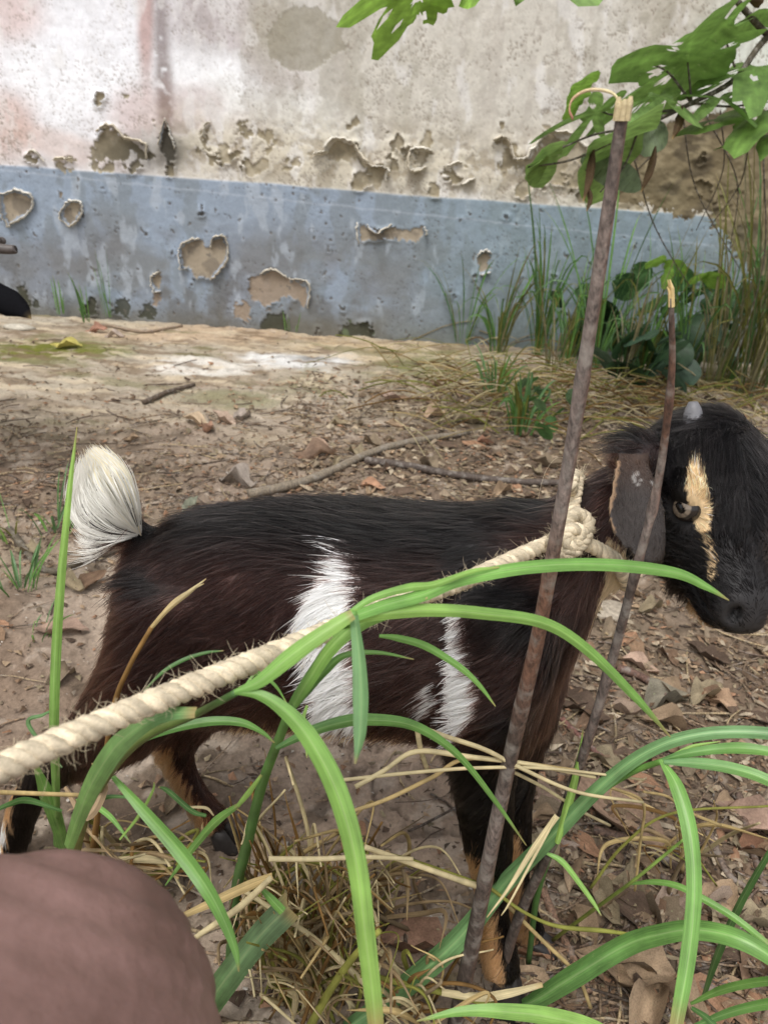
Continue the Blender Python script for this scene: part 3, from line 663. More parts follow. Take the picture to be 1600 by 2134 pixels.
er = R['ear']; D[er] = -ZU * 1.0 - GH * .1; Ln[er] = .0032; lift[er] = .12
D = D + np.stack([pnoise(root, 22, s) - .5 for s in (1, 5, 9)], 1) * .9 * np.where(hd | er, .5, 1)[:, None] + rng.normal(0, .10, (NH, 3))
T = D - nr * np.einsum('ij,ij->i', D, nr)[:, None]; T = unit(T)
Ln = Ln * (.6 + .6 * rng.random(NH)); Ln = np.where(root[:, 2] < .03, np.minimum(Ln, .006), Ln)
K = 5
ts = np.linspace(0, 1, K)
bend = -ZU * .25
pts = root[:, None] + (T[:, None] * ts[None, :, None] + nr[:, None] * (lift[:, None] * ts[None] * (1 - .45 * ts[None]))[..., None] + bend * (ts[None] ** 2)[..., None] * .5) * Ln[:, None, None]
# clumping: tips drift to the tip of a nearby hair
import mathutils
nc = 5200; ci = rng.choice(NH, nc, replace=False); kd = mathutils.kdtree.KDTree(nc)
for a, i in enumerate(ci): kd.insert(root[i], a)
kd.balance(); own = np.array([kd.find(r)[1] for r in root]); gi = ci[own]
amt = np.where(hd | er, .42, .74) * (.5 + .5 * rng.random(NH)); ok = np.linalg.norm(root - root[gi], axis=1) < .012
amt = amt * ok
rel = pts[gi] - root[gi][:, None]
tgt = root[gi][:, None] + rel * (Ln / np.maximum(Ln[gi], 1e-5))[:, None, None].clip(.4, 1.4)
pts = pts + (tgt - pts) * (amt[:, None] * ts[None] ** 1.3)[..., None]
mid_p = pts[:, 2]; HC = coat_colour(mid_p, nr, proj(mid_p), R, 9); HC = HC * np.where(HC[:, :1] < .1, .35 + 1.2 * rng.random((NH, 1)) ** 2, .85 + .3 * rng.random((NH, 1))); HC = np.clip(HC, .004, .93)
hw0 = np.where(hd | er, .00011, .00017)[:, None] * np.array([1, .95, .8, .55, .12])[None]
hair('coat', pts, hw0, HC, goat, M_hair)
# coarser guard hairs lying over the coat
ng = 17000; gi2 = rng.choice(np.nonzero(~hd & ~er & (lg < .5))[0], ng); ups = sp[gi2]
gl_ = 1.05 + .4 * rng.random(ng); gp = root[gi2][:, None] + (pts[gi2] - root[gi2][:, None]) * gl_[:, None, None] + nr[gi2][:, None] * (ts[None, :, None] ** 1.2) * (.0006 + .0040 * ups[:, None, None] * rng.random((ng, 1, 1))) + rng.normal(0, .0010, (ng, 1, 3)) * ts[None, :, None]
gc = HC[gi2] * np.where(HC[gi2][:, :1] < .1, .5 + 2.2 * rng.random((ng, 1)) ** 2, 1.0)
hair('guard_hair', gp, .00023 * np.array([1, 1, .85, .55, .1])[None] * np.ones((ng, 1)), np.clip(gc, .004, .95), goat, M_hair)
fg = rng.choice(np.nonzero(hd & (R['ht'] < .75))[0], 7000); gp = root[fg][:, None] + (pts[fg] - root[fg][:, None]) * (1.05 + .3 * rng.random((7000, 1, 1))) + nr[fg][:, None] * (ts[None, :, None] ** 1.2) * .0014 + rng.normal(0, .0009, (7000, 1, 3)) * ts[None, :, None]
hair('face_hair', gp, .00016 * np.array([1, 1, .85, .55, .1])[None] * np.ones((7000, 1)), np.clip(HC[fg] * (.5 + 2.4 * rng.random((7000, 1)) ** 2), .004, .9), goat, M_hair)
# long guard hairs of the tail: a plume fanned between a right and a left edge
gr = spline([(296, 1118), (288, 1060), (268, 1000), (238, 962), (200, 938)], 9); gm = spline([(290, 1112), (250, 1050), (222, 1000), (205, 965), (192, 942)], 9)
gl = spline([(288, 1114), (222, 1118), (170, 1092), (150, 1040), (168, 968)], 9); gw = spline([(288, 1118), (240, 1128), (200, 1140), (170, 1142), (146, 1134)], 9)
nt_ = 4200; uu = rng.random(nt_) ** .9 * 1.10; tp = np.zeros((nt_, 9, 3)); tc_ = np.zeros((nt_, 3)); offs = rng.normal(0, .009, nt_); ln_ = .58 + .48 * rng.random(nt_)
for i in range(nt_):
    x = uu[i]
    g = gr * (1 - 2 * x) + gm * 2 * x if x < .5 else (gm * (2 - 2 * x) + gl * (2 * x - 1) if x <= 1 else gl + (gw - gl) * ((x - 1) / .08))
    g = spline(g, 33)[np.linspace(0, 32 * min(ln_[i], 1), 9).round().astype(int)] + rng.normal(0, 7, 2) * np.linspace(0, 1, 9)[:, None] ** 1.5 + (np.array([1, .3]) * 6 * math.sin(x * 31))[None] * (np.sin(np.linspace(0, 2.6, 9)) )[:, None]
    for k in range(9): tp[i, k] = M(g[k, 0], g[k, 1], offs[i] * (.4 + 1.1 * math.sin(min(1, k / 6) * 2.2)))
    blk = (.10 < x < .30 and ln_[i] < .88 and rng.random() < .6) or (.80 < x < .98 and ln_[i] < .82 and rng.random() < .7) or (rng.random() < .012) or (x > 1.0 and rng.random() < .5)
    tc_[i] = (np.array([.012, .011, .012]) if blk else np.array([.97, .95, .88]) * (.85 + .15 * rng.random()) * (np.array([1, .92, .70]) if x < .6 and ln_[i] > .92 and rng.random() < .7 else 1))
    if blk: tp[i] = tp[i, :1] + (tp[i] - tp[i, :1]) * .8
hair('tail_plume', tp, np.array([.0003, .0003, .0003, .0003, .00028, .00026, .00022, .00016, .00005])[None] * np.ones((nt_, 1)), tc_, goat, M_hair)
# eyes, eyelids, hooves, horns
M_eye, nte, be = mat('eye_ball'); a_ = nd(nte, 'ShaderNodeAttribute'); a_.attribute_name = 'Col'; nte.links.new(a_.outputs['Color'], be.inputs['Base Color'])
be.inputs['Roughness'].default_value = .14; be.inputs['Specular IOR Level'].default_value = .35; be.inputs['Coat Weight'].default_value = .25
for sg in (1, -1):
    _e = HP(.445, .0366, .0095); sd = unit(HS + .75 * unit(CP - _e)); sd = sd if sg > 0 else sd - 2 * (sd @ HS) * HS; fw = unit(HF - sd * (HF @ sd)); upv = np.cross(sd, fw) ; upv = upv if upv @ HT > 0 else -upv
    c = HP(.445, .0366 * sg, .0095) - sd * .0060; r_ = .0085; nu_, nv_ = 20, 28
    th = np.linspace(0.001, math.pi * .62, nu_); ph = np.arange(nv_) * 2 * math.pi / nv_
    TH, PH = np.meshgrid(th, ph, indexing='ij'); dx = np.sin(TH) * np.cos(PH); dy = np.sin(TH) * np.sin(PH); dz = np.cos(TH)
    V = c + r_ * (dx[..., None] * fw + dy[..., None] * upv + dz[..., None] * sd)
    rr = np.hypot(dx, dy); cc = np.where((rr < .70)[..., None], np.array([.17, .135, .10]) * (.6 + .6 * np.abs(np.sin(PH * 9)))[..., None], np.array([.02, .016, .014]))
    cc = np.where(((np.abs(dx) / .44) ** 4 + (np.abs(dy) / .24) ** 4 < 1)[..., None], .003, cc)
    eb_ = obj('eye', mesh('eye', V.reshape(-1, 3), gridF(nu_, nv_, True), cc.reshape(-1, 3)), M_eye, goat)
    lids = []
    for s2 in (1, -1):
        tt = np.linspace(-1, 1, 13); lp = np.array([c + fw * (t * .0100) + upv * (s2 * .0060 * (1 - t * t) ** .7 + .0006) + sd * (.0066 - .0044 * t * t) for t in tt])
        lids.append(tube(lp, .0012 + .0008 * (1 - tt ** 2), 8) + ((np.array([.020, .016, .014]) if s2 > 0 else np.array([.060, .050, .044])),))
    V, F, C_ = join(lids); obj('eyelid', mesh('eyelid', V, F, C_), M_skin, eb_)
M_horn = col_mat('horn', .5, .4, 200, .3, .4, .001, 120)
for i, c in enumerate(leg_lines):
    e = c[-1, :3]; z0 = float(gh(np.array([e[0]]), np.array([e[1]]))[0])
    for s2 in (-1, 1):
        rings = []
        for t, sc in ((0, .8), (.35, 1.0), (.8, 1.18), (1.0, 1.2)):
            a = np.arange(12) * math.pi / 6
            cen = e + GN * s2 * .0058 + np.array([0, 0, (z0 - .001 - e[2]) * t]) + GH * (.004 + .010 * t)
            rings.append(cen + (np.cos(a) * .0105 * sc)[:, None] * GH + (np.sin(a) * .0054 * sc)[:, None] * GN)
        V, F = loft(rings); obj('hoof', mesh('hoof', V, F, np.tile([.03, .026, .024], (len(V), 1))), M_horn, goat)
for sg in (1, -1):
    b_ = HP(.06, .017 * sg, .020); dr = unit(HT * .9 - HF * .55 + HS * sg * .25)
    k_h = 1.0 if sg > 0 else .6; dr = dr * k_h; V, F = tube(spline([b_, b_ + dr * .012, b_ + dr * .021 - HF * .002], 6), np.array([.0085, .0080, .0070, .0058, .0046, .0026]), 12)
    obj('horn', mesh('horn', V, F, np.tile([.15, .148, .155], (len(V), 1)) * np.concatenate([np.full(12 * 6, 1.0), [1, 1]])[:, None]), M_horn, goat)
# ------------------------------------------------------------------ rope
M_rope = col_mat('sisal_rope', .9, .2, 900, .22, .5, .0006, 1500)
def twist(C, R, pitch, name_parent, kk=9, per=10, col=S(214, 201, 176)):
    """three strands laid round the path C (n,3), rope radius R (n,)"""
    seg = np.linalg.norm(np.diff(C, axis=0), axis=1); L = np.concatenate([[0], np.cumsum(seg)])
    n = int(L[-1] / pitch * per * 1.0) + 8; s = np.linspace(0, L[-1], n)
    Cc = np.stack([np.interp(s, L, C[:, k]) for k in range(3)], 1); Rr = np.interp(s, L, R)
    T, N, B = frames(Cc); out = []
    ph = np.cumsum(np.concatenate([[0], np.diff(s) / (pitch * (Rr[1:] / .0066))])) * 2 * math.pi
    for k in range(3):
        a = ph + k * 2 * math.pi / 3
        c = Cc + (N * np.cos(a)[:, None] + B * np.sin(a)[:, None]) * (Rr * .50)[:, None]
        V, F = tube(c, Rr * .56 * (1 + .10 * (fbm(s * 220, s * 0 + k, 3, k) - .5) * 2), kk, wob=.14); v = (.66 + .55 * rng.random(len(V)))[:, None] * (.8 + .4 * rng.random())
        o = obj('strand', mesh('strand', V, F, np.asarray(col) * v * np.array([1, .98, .95])), M_rope, name_parent)
    return Cc, Rr, N, B
rope = empty('rope', tuple(M(1185, 1120, .05)))
tag(rope, 'thick pale twisted sisal rope tied round the kid\'s neck and pulled taut', 'rope')
def surf(px, py, lift=.006):            # on the coat of the goat, as seen from the viewer's side
    r = ray(px, py); d = (BV - CP) @ F0; q = proj(BV); k = (np.hypot(q[:, 0] - px, q[:, 1] - py) < 14)
    return P(px, py, d[k].min() - lift) if k.any() else P(px, py, .48)
KN = surf(1180, 1115, .012)
_i0, _i1 = 1 / dep(surf(1100, 1150, .014)), 1 / .224
def rd(x): return 1 / (_i0 + (_i1 - _i0) * (1100 - x) / 1100.0)
lead = spline([KN, surf(1100, 1150, .014)] + [P(a, b, rd(a)) for a, b in ((960, 1213), (800, 1268), (620, 1342), (400, 1430), (200, 1512), (20, 1592), (-160, 1680), (-420, 1800))], 160)
Cc, Rr, N_, B_ = twist(lead, np.full(160, .0047), .0205, rope)
fz = []
def fuzz(Cc, Rr, N_, B_, n, lo, hi):
    i = rng.integers(1, len(Cc) - 2, n); a = rng.random(n) * 6.283; T = Cc[np.minimum(i + 1, len(Cc) - 1)] - Cc[i - 1]; T = unit(T) * np.where(rng.random(n) < .5, -1, 1)[:, None]
    o = N_[i] * np.cos(a)[:, None] + B_[i] * np.sin(a)[:, None]; l = lo + (hi - lo) * rng.random(n)[:, None] ** 2
    b = Cc[i] + o * Rr[i][:, None] * .95; r2 = rng.normal(0, .5, (n, 3)); t = np.linspace(0, 1, 6)
    return b[:, None] + ((o * .7 + T * .7)[:, None] * t[None, :, None] + (r2 - T * .3)[:, None] * (t ** 2)[None, :, None] * .8) * l[:, None]
fz.append(fuzz(Cc, Rr, N_, B_, 1300, .0012, .007))
# the noose: round the throat and behind the ear, then the knot
nl = [KN + GN * .002, surf(1215, 1130, .014), surf(1248, 1146, .013), M(1278, 1165, .026), M(1300, 1200, .010), M(1300, 1215, -.02), M(1275, 1150, -.055), M(1240, 1040, -.062), M(1205, 1000, -.045), M(1195, 992, -.012), M(1188, 1005, .022), surf(1188, 1040, .004), KN]
c = spline(nl, 120); x = twist(c, np.full(120, .0045), .019, rope); fz.append(fuzz(*x, 350, .0012, .006))
kc = spline([KN + CR * 0.0008 - CU * 0.0078, KN + GN * 0.0070 - CR * 0.0078 - CU * 0.0031, KN + GN * 0.0094 - CR * 0.0031 + CU * 0.0078, KN + GN * 0.0031 + CR * 0.0062 + CU * 0.0133, KN + CR * 0.0125 + CU * 0.0078 + GN * 0.0031, KN + GN * 0.0109 + CR * 0.0078 - CU * 0.0016, KN + GN * 0.0094 - CR * 0.0016 - CU * 0.0062, KN + GN * 0.0101 - CR * 0.0062 + CU * 0.0016, KN + GN * 0.0117 + CR * 0.0008 + CU * 0.0047, KN + GN * 0.0125 + CR * 0.0031 - CU * 0.0023, KN + GN * 0.0062 - CR * 0.0094 - CU * 0.0062], 100)
x = twist(kc, np.full(100, .0042), .019, rope); fz.append(fuzz(*x, 400, .0012, .007))
kc2 = spline([KN + GN * (.010 + .004 * math.sin(a_ * .5)) + (CR * math.cos(a_) + CU * math.sin(a_)) * (.0055 - .0003 * a_) + CR * .004 + CU * .004 for a_ in np.linspace(0, 11, 14)], 60); x = twist(kc2, np.full(60, .0040), .019, rope); fz.append(fuzz(*x, 160, .001, .006))
tl = spline([KN + CR * .001 + CU * .008 + GN * .004, surf(1192, 1062, .010), surf(1200, 1030, .012), surf(1208, 998, .014)], 30); twist(tl, np.linspace(.0050, .0028, 30), .024, rope)
tip = tl[-1]; d0 = unit(tl[-1] - tl[-6]); t = np.linspace(0, 1, 6); r2 = rng.normal(0, .4, (40, 3)); fz.append(tl[-8:][rng.integers(0, 8, 40)][:, None] + (d0 * t[None, :, None] + r2[:, None] * (t ** 1.6)[None, :, None] * .5) * (.006 + .012 * rng.random((40, 1, 1))))
for _ in range(3): pass
lf = [spline([P(1120, 1040, .46), P(1135, 985, .455), P(1158, 955, .452), P(1176, 958, .452), P(1180, 985, .455), KN], 6)]
fz.append(np.array(lf))
fz = np.vstack(fz); fr = np.array([.00009, .00009, .00008, .00007, .00006, .00003])[None] * np.ones((len(fz), 1))
M_fib = hair_mat('sisal_fibre', .4)
hair('loose_fibres', fz, fr, np.array([.74, .62, .42]) * (.8 + .25 * rng.random((len(fz), 1))), rope, M_fib)
# ------------------------------------------------------------------ broken upright stems in front of the kid
def bark_mat(name):
    m, nt, b = mat(name); L = nt.links.new
    at = nd(nt, 'ShaderNodeAttribute'); at.attribute_name = 'Col'; tc = nd(nt, 'ShaderNodeAttribute'); tc.attribute_name = 'along'
    mp = nd(nt, 'ShaderNodeMapping'); mp.inputs['Scale'].default_value = (1, 1, .12); L(tc.outputs['Vector'], mp.inputs['Vector'])
    n1 = nd(nt, 'ShaderNodeTexNoise', Scale=420.0, Detail=6.0, Roughness=.7); L(mp.outputs[0], n1.inputs['Vector'])
    n2 = nd(nt, 'ShaderNodeTexNoise', Scale=70.0, Detail=5.0, Roughness=.65); L(tc.outputs['Vector'], n2.inputs['Vector'])
    r1 = nd(nt, 'ShaderNodeValToRGB'); r1.color_ramp.elements[0].position = .35; r1.color_ramp.elements[0].color = (.30, .29, .28, 1); r1.color_ramp.elements[1].position = .7; r1.color_ramp.elements[1].color = (1.5, 1.45, 1.4, 1); L(n1.outputs['Fac'], r1.inputs['Fac'])
    mx = nd(nt, 'ShaderNodeMix', data_type='RGBA', blend_type='MULTIPLY'); mx.inputs[0].default_value = 1; L(at.outputs['Color'], mx.inputs[6]); L(r1.outputs[0], mx.inputs[7])
    r2 = nd(nt, 'ShaderNodeValToRGB'); r2.color_ramp.elements[0].position = .5; r2.color_ramp.elements[0].color = (0, 0, 0, 1); r2.color_ramp.elements[1].position = .68; r2.color_ramp.elements[1].color = (.7, .7, .7, 1); L(n2.outputs['Fac'], r2.inputs['Fac'])
    m2 = nd(nt, 'ShaderNodeMix', data_type='RGBA'); L(r2.outputs[0], m2.inputs[0]); L(mx.outputs[2], m2.inputs[6]); m2.inputs[7].default_value = (.30, .27, .235, 1)
    L(m2.outputs[2], b.inputs['Base Color']); b.inputs['Roughness'].default_value = .75
    bp = nd(nt, 'ShaderNodeBump', Strength=.6, Distance=.0012); L(n1.outputs['Fac'], bp.inputs['Height']); L(bp.outputs[0], b.inputs['Normal'])
    return m
M_bark = bark_mat('stem_bark')
M_wood = col_mat('broken_wood', .8, .2, 500, .2, .5, .0008, 900)
def stem(root, pts, rads, cols, k=14, knots=(), name='bark'):
    """pts: points; rads at points; cols at points"""
    n = 64; c = spline(pts, n); r = np.interp(np.linspace(0, 1, n), np.linspace(0, 1, len(rads)), rads)
    tt = np.linspace(0, 1, n)
    r = r * (1 + .10 * (vn(tt * 9, tt * 0 + 3.3, 6) - .5)); c = c + (vn(tt * 6, tt * 0 + .4, 2) - .5)[:, None] * .003 * CR + (vn(tt * 6, tt * 0 + 5.4, 4) - .5)[:, None] * .003 * F0
    for kt, ka in knots: r = r + r.mean() * ka * np.exp(-((tt - kt) / .012) ** 2)
    V, F = tube(c, r, k, wob=0); cc = np.stack([np.interp(tt, np.linspace(0, 1, len(cols)), np.array(cols)[:, j]) for j in range(3)], 1)
    cc = np.vstack([np.repeat(cc, k, 0), cc[0], cc[-1]])
    # slightly redder on one flank
    T, N, B = frames(c); side = np.concatenate([((V[:n * k].reshape(n, k, 3) - c[:, None]) @ CR / r[:, None]).ravel(), [0, 0]])
    cc = mixc(cc, np.array([.17, .085, .055]), sstep(.1, .9, side) * .7)
    al = V - np.array(root.location); 
    o = obj(name, mesh(name, V, F, cc, extra={'along': V @ np.stack([CR, F0, unit(c[-1] - c[0])], 1)}), M_bark, root)
    root['x'] = 0; del root['x']; stem.last = o
    return c, r
bD, bG, bR = S(78, 68, 62), S(132, 120, 114), S(112, 82, 66)
b0 = G(952, 2128)
big = empty('broken_stem', tuple(b0)); tag(big, 'thick grey brown upright dead stem with a snapped pale splintered top', 'stick')
def sd_(y): return 1 / (1.72 + .00099 * (2128 - y))
def st_(y): return 1 / (1.69 + .00094 * (2085 - y))
pB = [(949, 2140), (985, 1960), (1030, 1730), (1078, 1500), (1130, 1270), (1180, 1010), (1246, 600), (1303, 232)]
pts = [P(a, b, sd_(b)) for a, b in pB]
c, r = stem(big, pts, [w_ * sd_(b) / FPX for w_, (a, b) in zip((16, 16, 16, 16, 15.5, 14.5, 14, 13.5), pB)], [bD, bD, bD * 1.1, bG * .9, bD, bR, bR, bG, bG * .7, bG, bD], 16, [(.22, .12), (.44, .10), (.62, .08), (.79, .12)])
ax = unit(c[-1] - c[-4]); T, N, B = frames(c)
sp_ = []
for i in range(7):                      # splintered end
    a = i * .9; rr = .0020; o = (CR * math.cos(a) + np.cross(ax, CR) * math.sin(a)) * rr
    ln = .002 + .004 * rng.random(); V, F = tube([c[-1] - ax * .003 + o, c[-1] + ax * ln * .6 + o * 1.05, c[-1] + ax * ln + o * 1.1], [.0015, .0014, .0007], 5); sp_.append((V, F, S(200, 184, 146)))
V, F, C_ = join(sp_); obj('splintered_tip', mesh('splintered_tip', V, F, C_, smooth=False), M_wood, big)
pl = spline([c[-1] - CR * .002, P(1285, 205, .2775), P(1265, 190, .2775), P(1225, 188, .2775), P(1195, 205, .2775), P(1187, 230, .2775), P(1194, 248, .2775)], 24)
V = np.vstack([pl + ax * .0006, pl - ax * .0006]); n = len(pl); F = np.array([[i, i + 1, n + i + 1, n + i] for i in range(n - 1)])
cc = np.array([S(226, 214, 170) * (1 - t) + S(178, 128, 108) * t for t in np.clip(np.linspace(-.5, 1.2, n), 0, 1)])
o = obj('bark_shred', mesh('bark_shred', V, F, np.vstack([cc, cc])), M_wood, big); md = o.modifiers.new('thickness', 'SOLIDIFY'); md.thickness = .0005
bark1 = stem.last; _k = int(np.argmin(np.abs(proj(c)[:, 1] - 718))); hp = c[_k] - unit(ray(1233, 718)) * r[_k]; V, F = tube([hp - F0 * .0006, hp + F0 * .002], [.0011, .0011], 10); obj('borer_hole', mesh('borer_hole', V, F, np.tile([.008, .006, .005], (len(V), 1))), M_wood, bark1)
for px, py, d, dx, dy in [(1162, 1236, sd_(1236), 14, -6), (1000, 1795, sd_(1795), -8, -18), (1170, 985, sd_(985), -10, -22)]:
    V, F = tube([P(px, py, d), P(px + dx, py + dy, d - .002)], [.0012, .0004], 6); obj('side_twig', mesh('side_twig', V, F, np.tile(S(150, 132, 118), (len(V), 1))), M_wood, bark1)
b1 = G(1030, 2085); thin = empty('broken_stem', tuple(b1)); tag(thin, 'thin dark upright dead twig with a frayed yellow tip crossing the kid\'s ear', 'stick')
pT = [(1030, 2092), (1075, 1925), (1135, 1790), (1190, 1640), (1250, 1450), (1322, 1200), (1372, 1010), (1402, 790), (1403, 620)]
c, r = stem(thin, [P(a, b, st_(b)) for a, b in pT], [w_ * st_(b) / FPX for w_, (a, b) in zip((10.5, 10.5, 10.5, 10, 10, 9.5, 8.5, 7, 5.5), pT)], [bD * .7, bD * .8, bD, bD * .8, bD, bG * .8, bD * .8, bG, bR * .6, bR * .7, bD], 10, [(.28, .25), (.38, .2), (.52, .35), (.63, .25), (.72, .35), (.85, .2)])
bark2 = stem.last; sp_ = []; ax = unit(c[-1] - c[-5])
for i in range(4):
    a = i * 1.7; o = (CR * math.cos(a) + np.cross(ax, CR) * math.sin(a)) * .0007; ln = .004 + .005 * rng.random()
    V, F = tube([c[-1] - ax * .004 + o, c[-1] + ax * ln * .5 + o, c[-1] + ax * ln + o - CR * .001], [.0008, .0007, .0002], 6); sp_.append((V, F, S(222, 196, 140)))
V, F, C_ = join(sp_); obj('splintered_tip', mesh('splintered_tip', V, F, C_, smooth=False), M_wood, thin)
for px, py, d, dx, dy in [(1366, 1035, st_(1035), -16, -6), (1342, 1140, st_(1140), 8, -14), (1402, 640, st_(640), 10, 4), (1240, 1480, st_(1480), 12, 6)]:
    V, F = tube([P(px, py, d), P(px + dx, py + dy, d - .002)], [.0012, .0004], 6); obj('side_twig', mesh('side_twig', V, F, np.tile(S(170, 150, 130), (len(V), 1))), M_wood, bark2)
# ------------------------------------------------------------------ the crouching person's bare knee
def skin_mat():
    m, nt, b = mat('brown_skin'); L = nt.links.new; tc = nd(nt, 'ShaderNodeTexCoord')
    n1 = nd(nt, 'ShaderNodeTexNoise', Scale=26.0, Detail=5.0); L(tc.outputs['Object'], n1.inputs['Vector'])
    r = nd(nt, 'ShaderNodeValToRGB'); r.color_ramp.elements[0].position = .3; r.color_ramp.elements[0].color = (.155, .085, .070, 1); r.color_ramp.elements[1].position = .7; r.color_ramp.elements[1].color = (.275, .160, .140, 1)
    L(n1.outputs['Fac'], r.inputs['Fac']); L(r.outputs[0], b.inputs['Base Color']); b.inputs['Roughness'].default_value = .55
    b.inputs['Subsurface Weight'].default_value = .12; b.inputs['Subsurface Radius'].default_value = (.01, .004, .002)
    mp = nd(nt, 'ShaderNodeTexNoise', Scale=160.0, Detail=4.0); L(tc.outputs['Object'], mp.inputs['Vector'])
    bp = nd(nt, 'ShaderNodeBump', Strength=.35, Distance=.002); L(mp.outputs['Fac'], bp.inputs['Height']); L(bp.outputs[0], b.inputs['Normal'])
    return m
M_hskin = skin_mat()
kn = P(-25, 2150, .205)                 # centre of the knee
hip = kn + np.array([-.12, -.42, .05]); ank = np.array([kn[0] - .03, kn[1] - .06, .075])
th = spline([hip, hip * .5 + kn * .5 + np.array([0, 0, .02]), kn + np.array([0, -.03, .0]), kn + np.array([.0, .012, -.012])], 24)
sh = spline([kn + np.array([0, -.005, -.008]), kn * .66 + ank * .34 + np.array([0, -.01, 0]), kn * .3 + ank * .7, ank], 24)
pp = [tube(th, np.interp(np.linspace(0, 1, 24), [0, .5, .85, 1], [.088, .074, .060, .052]), 24), tube(sh, np.interp(np.linspace(0, 1, 24), [0, .3, .8, 1], [.052, .064, .040, .034]), 24)]
ft = spline([ank + np.array([0, -.045, -.045]), ank + np.array([.0, .0, -.035]), ank + np.array([.01, .07, -.050]), ank + np.array([.015, .13, -.060])], 16)
pp.append(tube(ft, np.array([.024, .032, .036, .037, .036, .035, .033, .031, .030, .029, .027, .025, .023, .021, .018, .012]), 16))
KV, KN_, KF = fuse(pp, .005, 10)
# kneecap and skin folds above it
rl = KV - kn; KV = KV + KN_ * (.006 * np.exp(-((np.linalg.norm(rl - np.array([.01, .045, .02]), axis=1)) / .03) ** 2))[:, None]
for yy, am in ((-.004, -.002), (.010, -.0022), (.024, -.002), (-.028, -.0026), (-.046, -.0022), (-.064, -.0018), (-.016, -.002)):
    wv = rl[:, 1] - yy + .008 * np.sin(rl[:, 0] * 60); KV = KV + KN_ * (am * np.exp(-(wv / .0045) ** 2) * (np.abs(rl[:, 2]) < .08))[:, None]
person = obj('person', mesh('person', KV - kn, KF), M_hskin); person.location = kn
tag(person, 'bare brown bent knee of a person crouching beside the rope', 'person')
# ------------------------------------------------------------------ foreground grass
def blade_mat(name, trans=.35, rough=.36, midrib=False, spec=.45):
    m, nt, b = mat(name); L = nt.links.new
    at = nd(nt, 'ShaderNodeAttribute'); at.attribute_name = 'Col'; uv = nd(nt, 'ShaderNodeAttribute'); uv.attribute_name = 'along'
    mp = nd(nt, 'ShaderNodeMapping'); mp.inputs['Scale'].default_value = (16, 1.1, 1); L(uv.outputs['Vector'], mp.inputs['Vector'])
    n1 = nd(nt, 'ShaderNodeTexNoise', Scale=1.0, Detail=3.0); L(mp.outputs[0], n1.inputs['Vector'])
    tc = nd(nt, 'ShaderNodeTexCoord'); n2 = nd(nt, 'ShaderNodeTexNoise', Scale=45.0, Detail=4.0); L(tc.outputs['Object'], n2.inputs['Vector'])
    ad = nd(nt, 'ShaderNodeMath', operation='ADD'); L(n1.outputs['Fac'], ad.inputs[0]); L(n2.outputs['Fac'], ad.inputs[1])
    mr = nd(nt, 'ShaderNodeMapRange'); mr.inputs['From Min'].default_value = .65; mr.inputs['From Max'].default_value = 1.35; mr.inputs['To Min'].default_value = .62; mr.inputs['To Max'].default_value = 1.4; L(ad.outputs[0], mr.inputs['Value'])
    vm = nd(nt, 'ShaderNodeVectorMath', operation='SCALE'); L(at.outputs['Color'], vm.inputs[0]); L(mr.outputs[0], vm.inputs['Scale'])
    # pale flecks
    mp2 = nd(nt, 'ShaderNodeMapping'); mp2.inputs['Scale'].default_value = (14, 1.6, 1); L(uv.outputs['Vector'], mp2.inputs['Vector'])
    n3 = nd(nt, 'ShaderNodeTexNoise', Scale=4.0, Detail=2.0); L(mp2.outputs[0], n3.inputs['Vector'])
    r3 = nd(nt, 'ShaderNodeMapRange'); r3.inputs['From Min'].default_value = .66; r3.inputs['From Max'].default_value = .74; r3.inputs['To Max'].default_value = .45; L(n3.outputs['Fac'], r3.inputs['Value'])
    mx = nd(nt, 'ShaderNodeMix', data_type='RGBA'); L(r3.outputs[0], mx.inputs[0]); L(vm.outputs[0], mx.inputs[6]); mx.inputs[7].default_value = (.42, .46, .24, 1)
    if midrib:
        sx = nd(nt, 'ShaderNodeSeparateXYZ'); L(uv.outputs['Vector'], sx.inputs[0]); sb = nd(nt, 'ShaderNodeMath', operation='SUBTRACT'); L(sx.outputs[0], sb.inputs[0]); sb.inputs[1].default_value = .5
        ab = nd(nt, 'ShaderNodeMath', operation='ABSOLUTE'); L(sb.outputs[0], ab.inputs[0]); rm = nd(nt, 'ShaderNodeMapRange'); rm.inputs['From Min'].default_value = .025; rm.inputs['From Max'].default_value = .055; rm.inputs['To Min'].default_value = .24; rm.inputs['To Max'].default_value = 0; L(ab.outputs[0], rm.inputs['Value'])
        m3 = nd(nt, 'ShaderNodeMix', data_type='RGBA'); L(rm.outputs[0], m3.inputs[0]); L(mx.outputs[2], m3.inputs[6]); m3.inputs[7].default_value = (.50, .58, .30, 1); mx = m3
    L(mx.outputs[2], b.inputs['Base Color']); b.inputs['Roughness'].default_value = rough; b.inputs['Specular IOR Level'].default_value = spec
    bp = nd(nt, 'ShaderNodeBump', Strength=.35, Distance=.0004); L(n1.outputs['Fac'], bp.inputs['Height']); L(bp.outputs[0], b.inputs['Normal'])
    t = nd(nt, 'ShaderNodeBsdfTranslucent'); L(mx.outputs[2], t.inputs['Color']); ms = nd(nt, 'ShaderNodeMixShader'); ms.inputs[0].default_value = trans
    L(b.outputs[0], ms.inputs[1]); L(t.outputs[0], ms.inputs[2]); L(ms.outputs[0], nt.nodes['Material Output'].inputs['Surface'])
    return m
M_blade = blade_mat('grass_blade', midrib=True); M_dry = blade_mat('dry_grass', .2, .7, spec=.2)
GRN = S(124, 172, 86) * .96; GDK = S(90, 130, 72) * .92; GYL = S(154, 192, 98) * .97; GBL = S(112, 152, 98) * .95
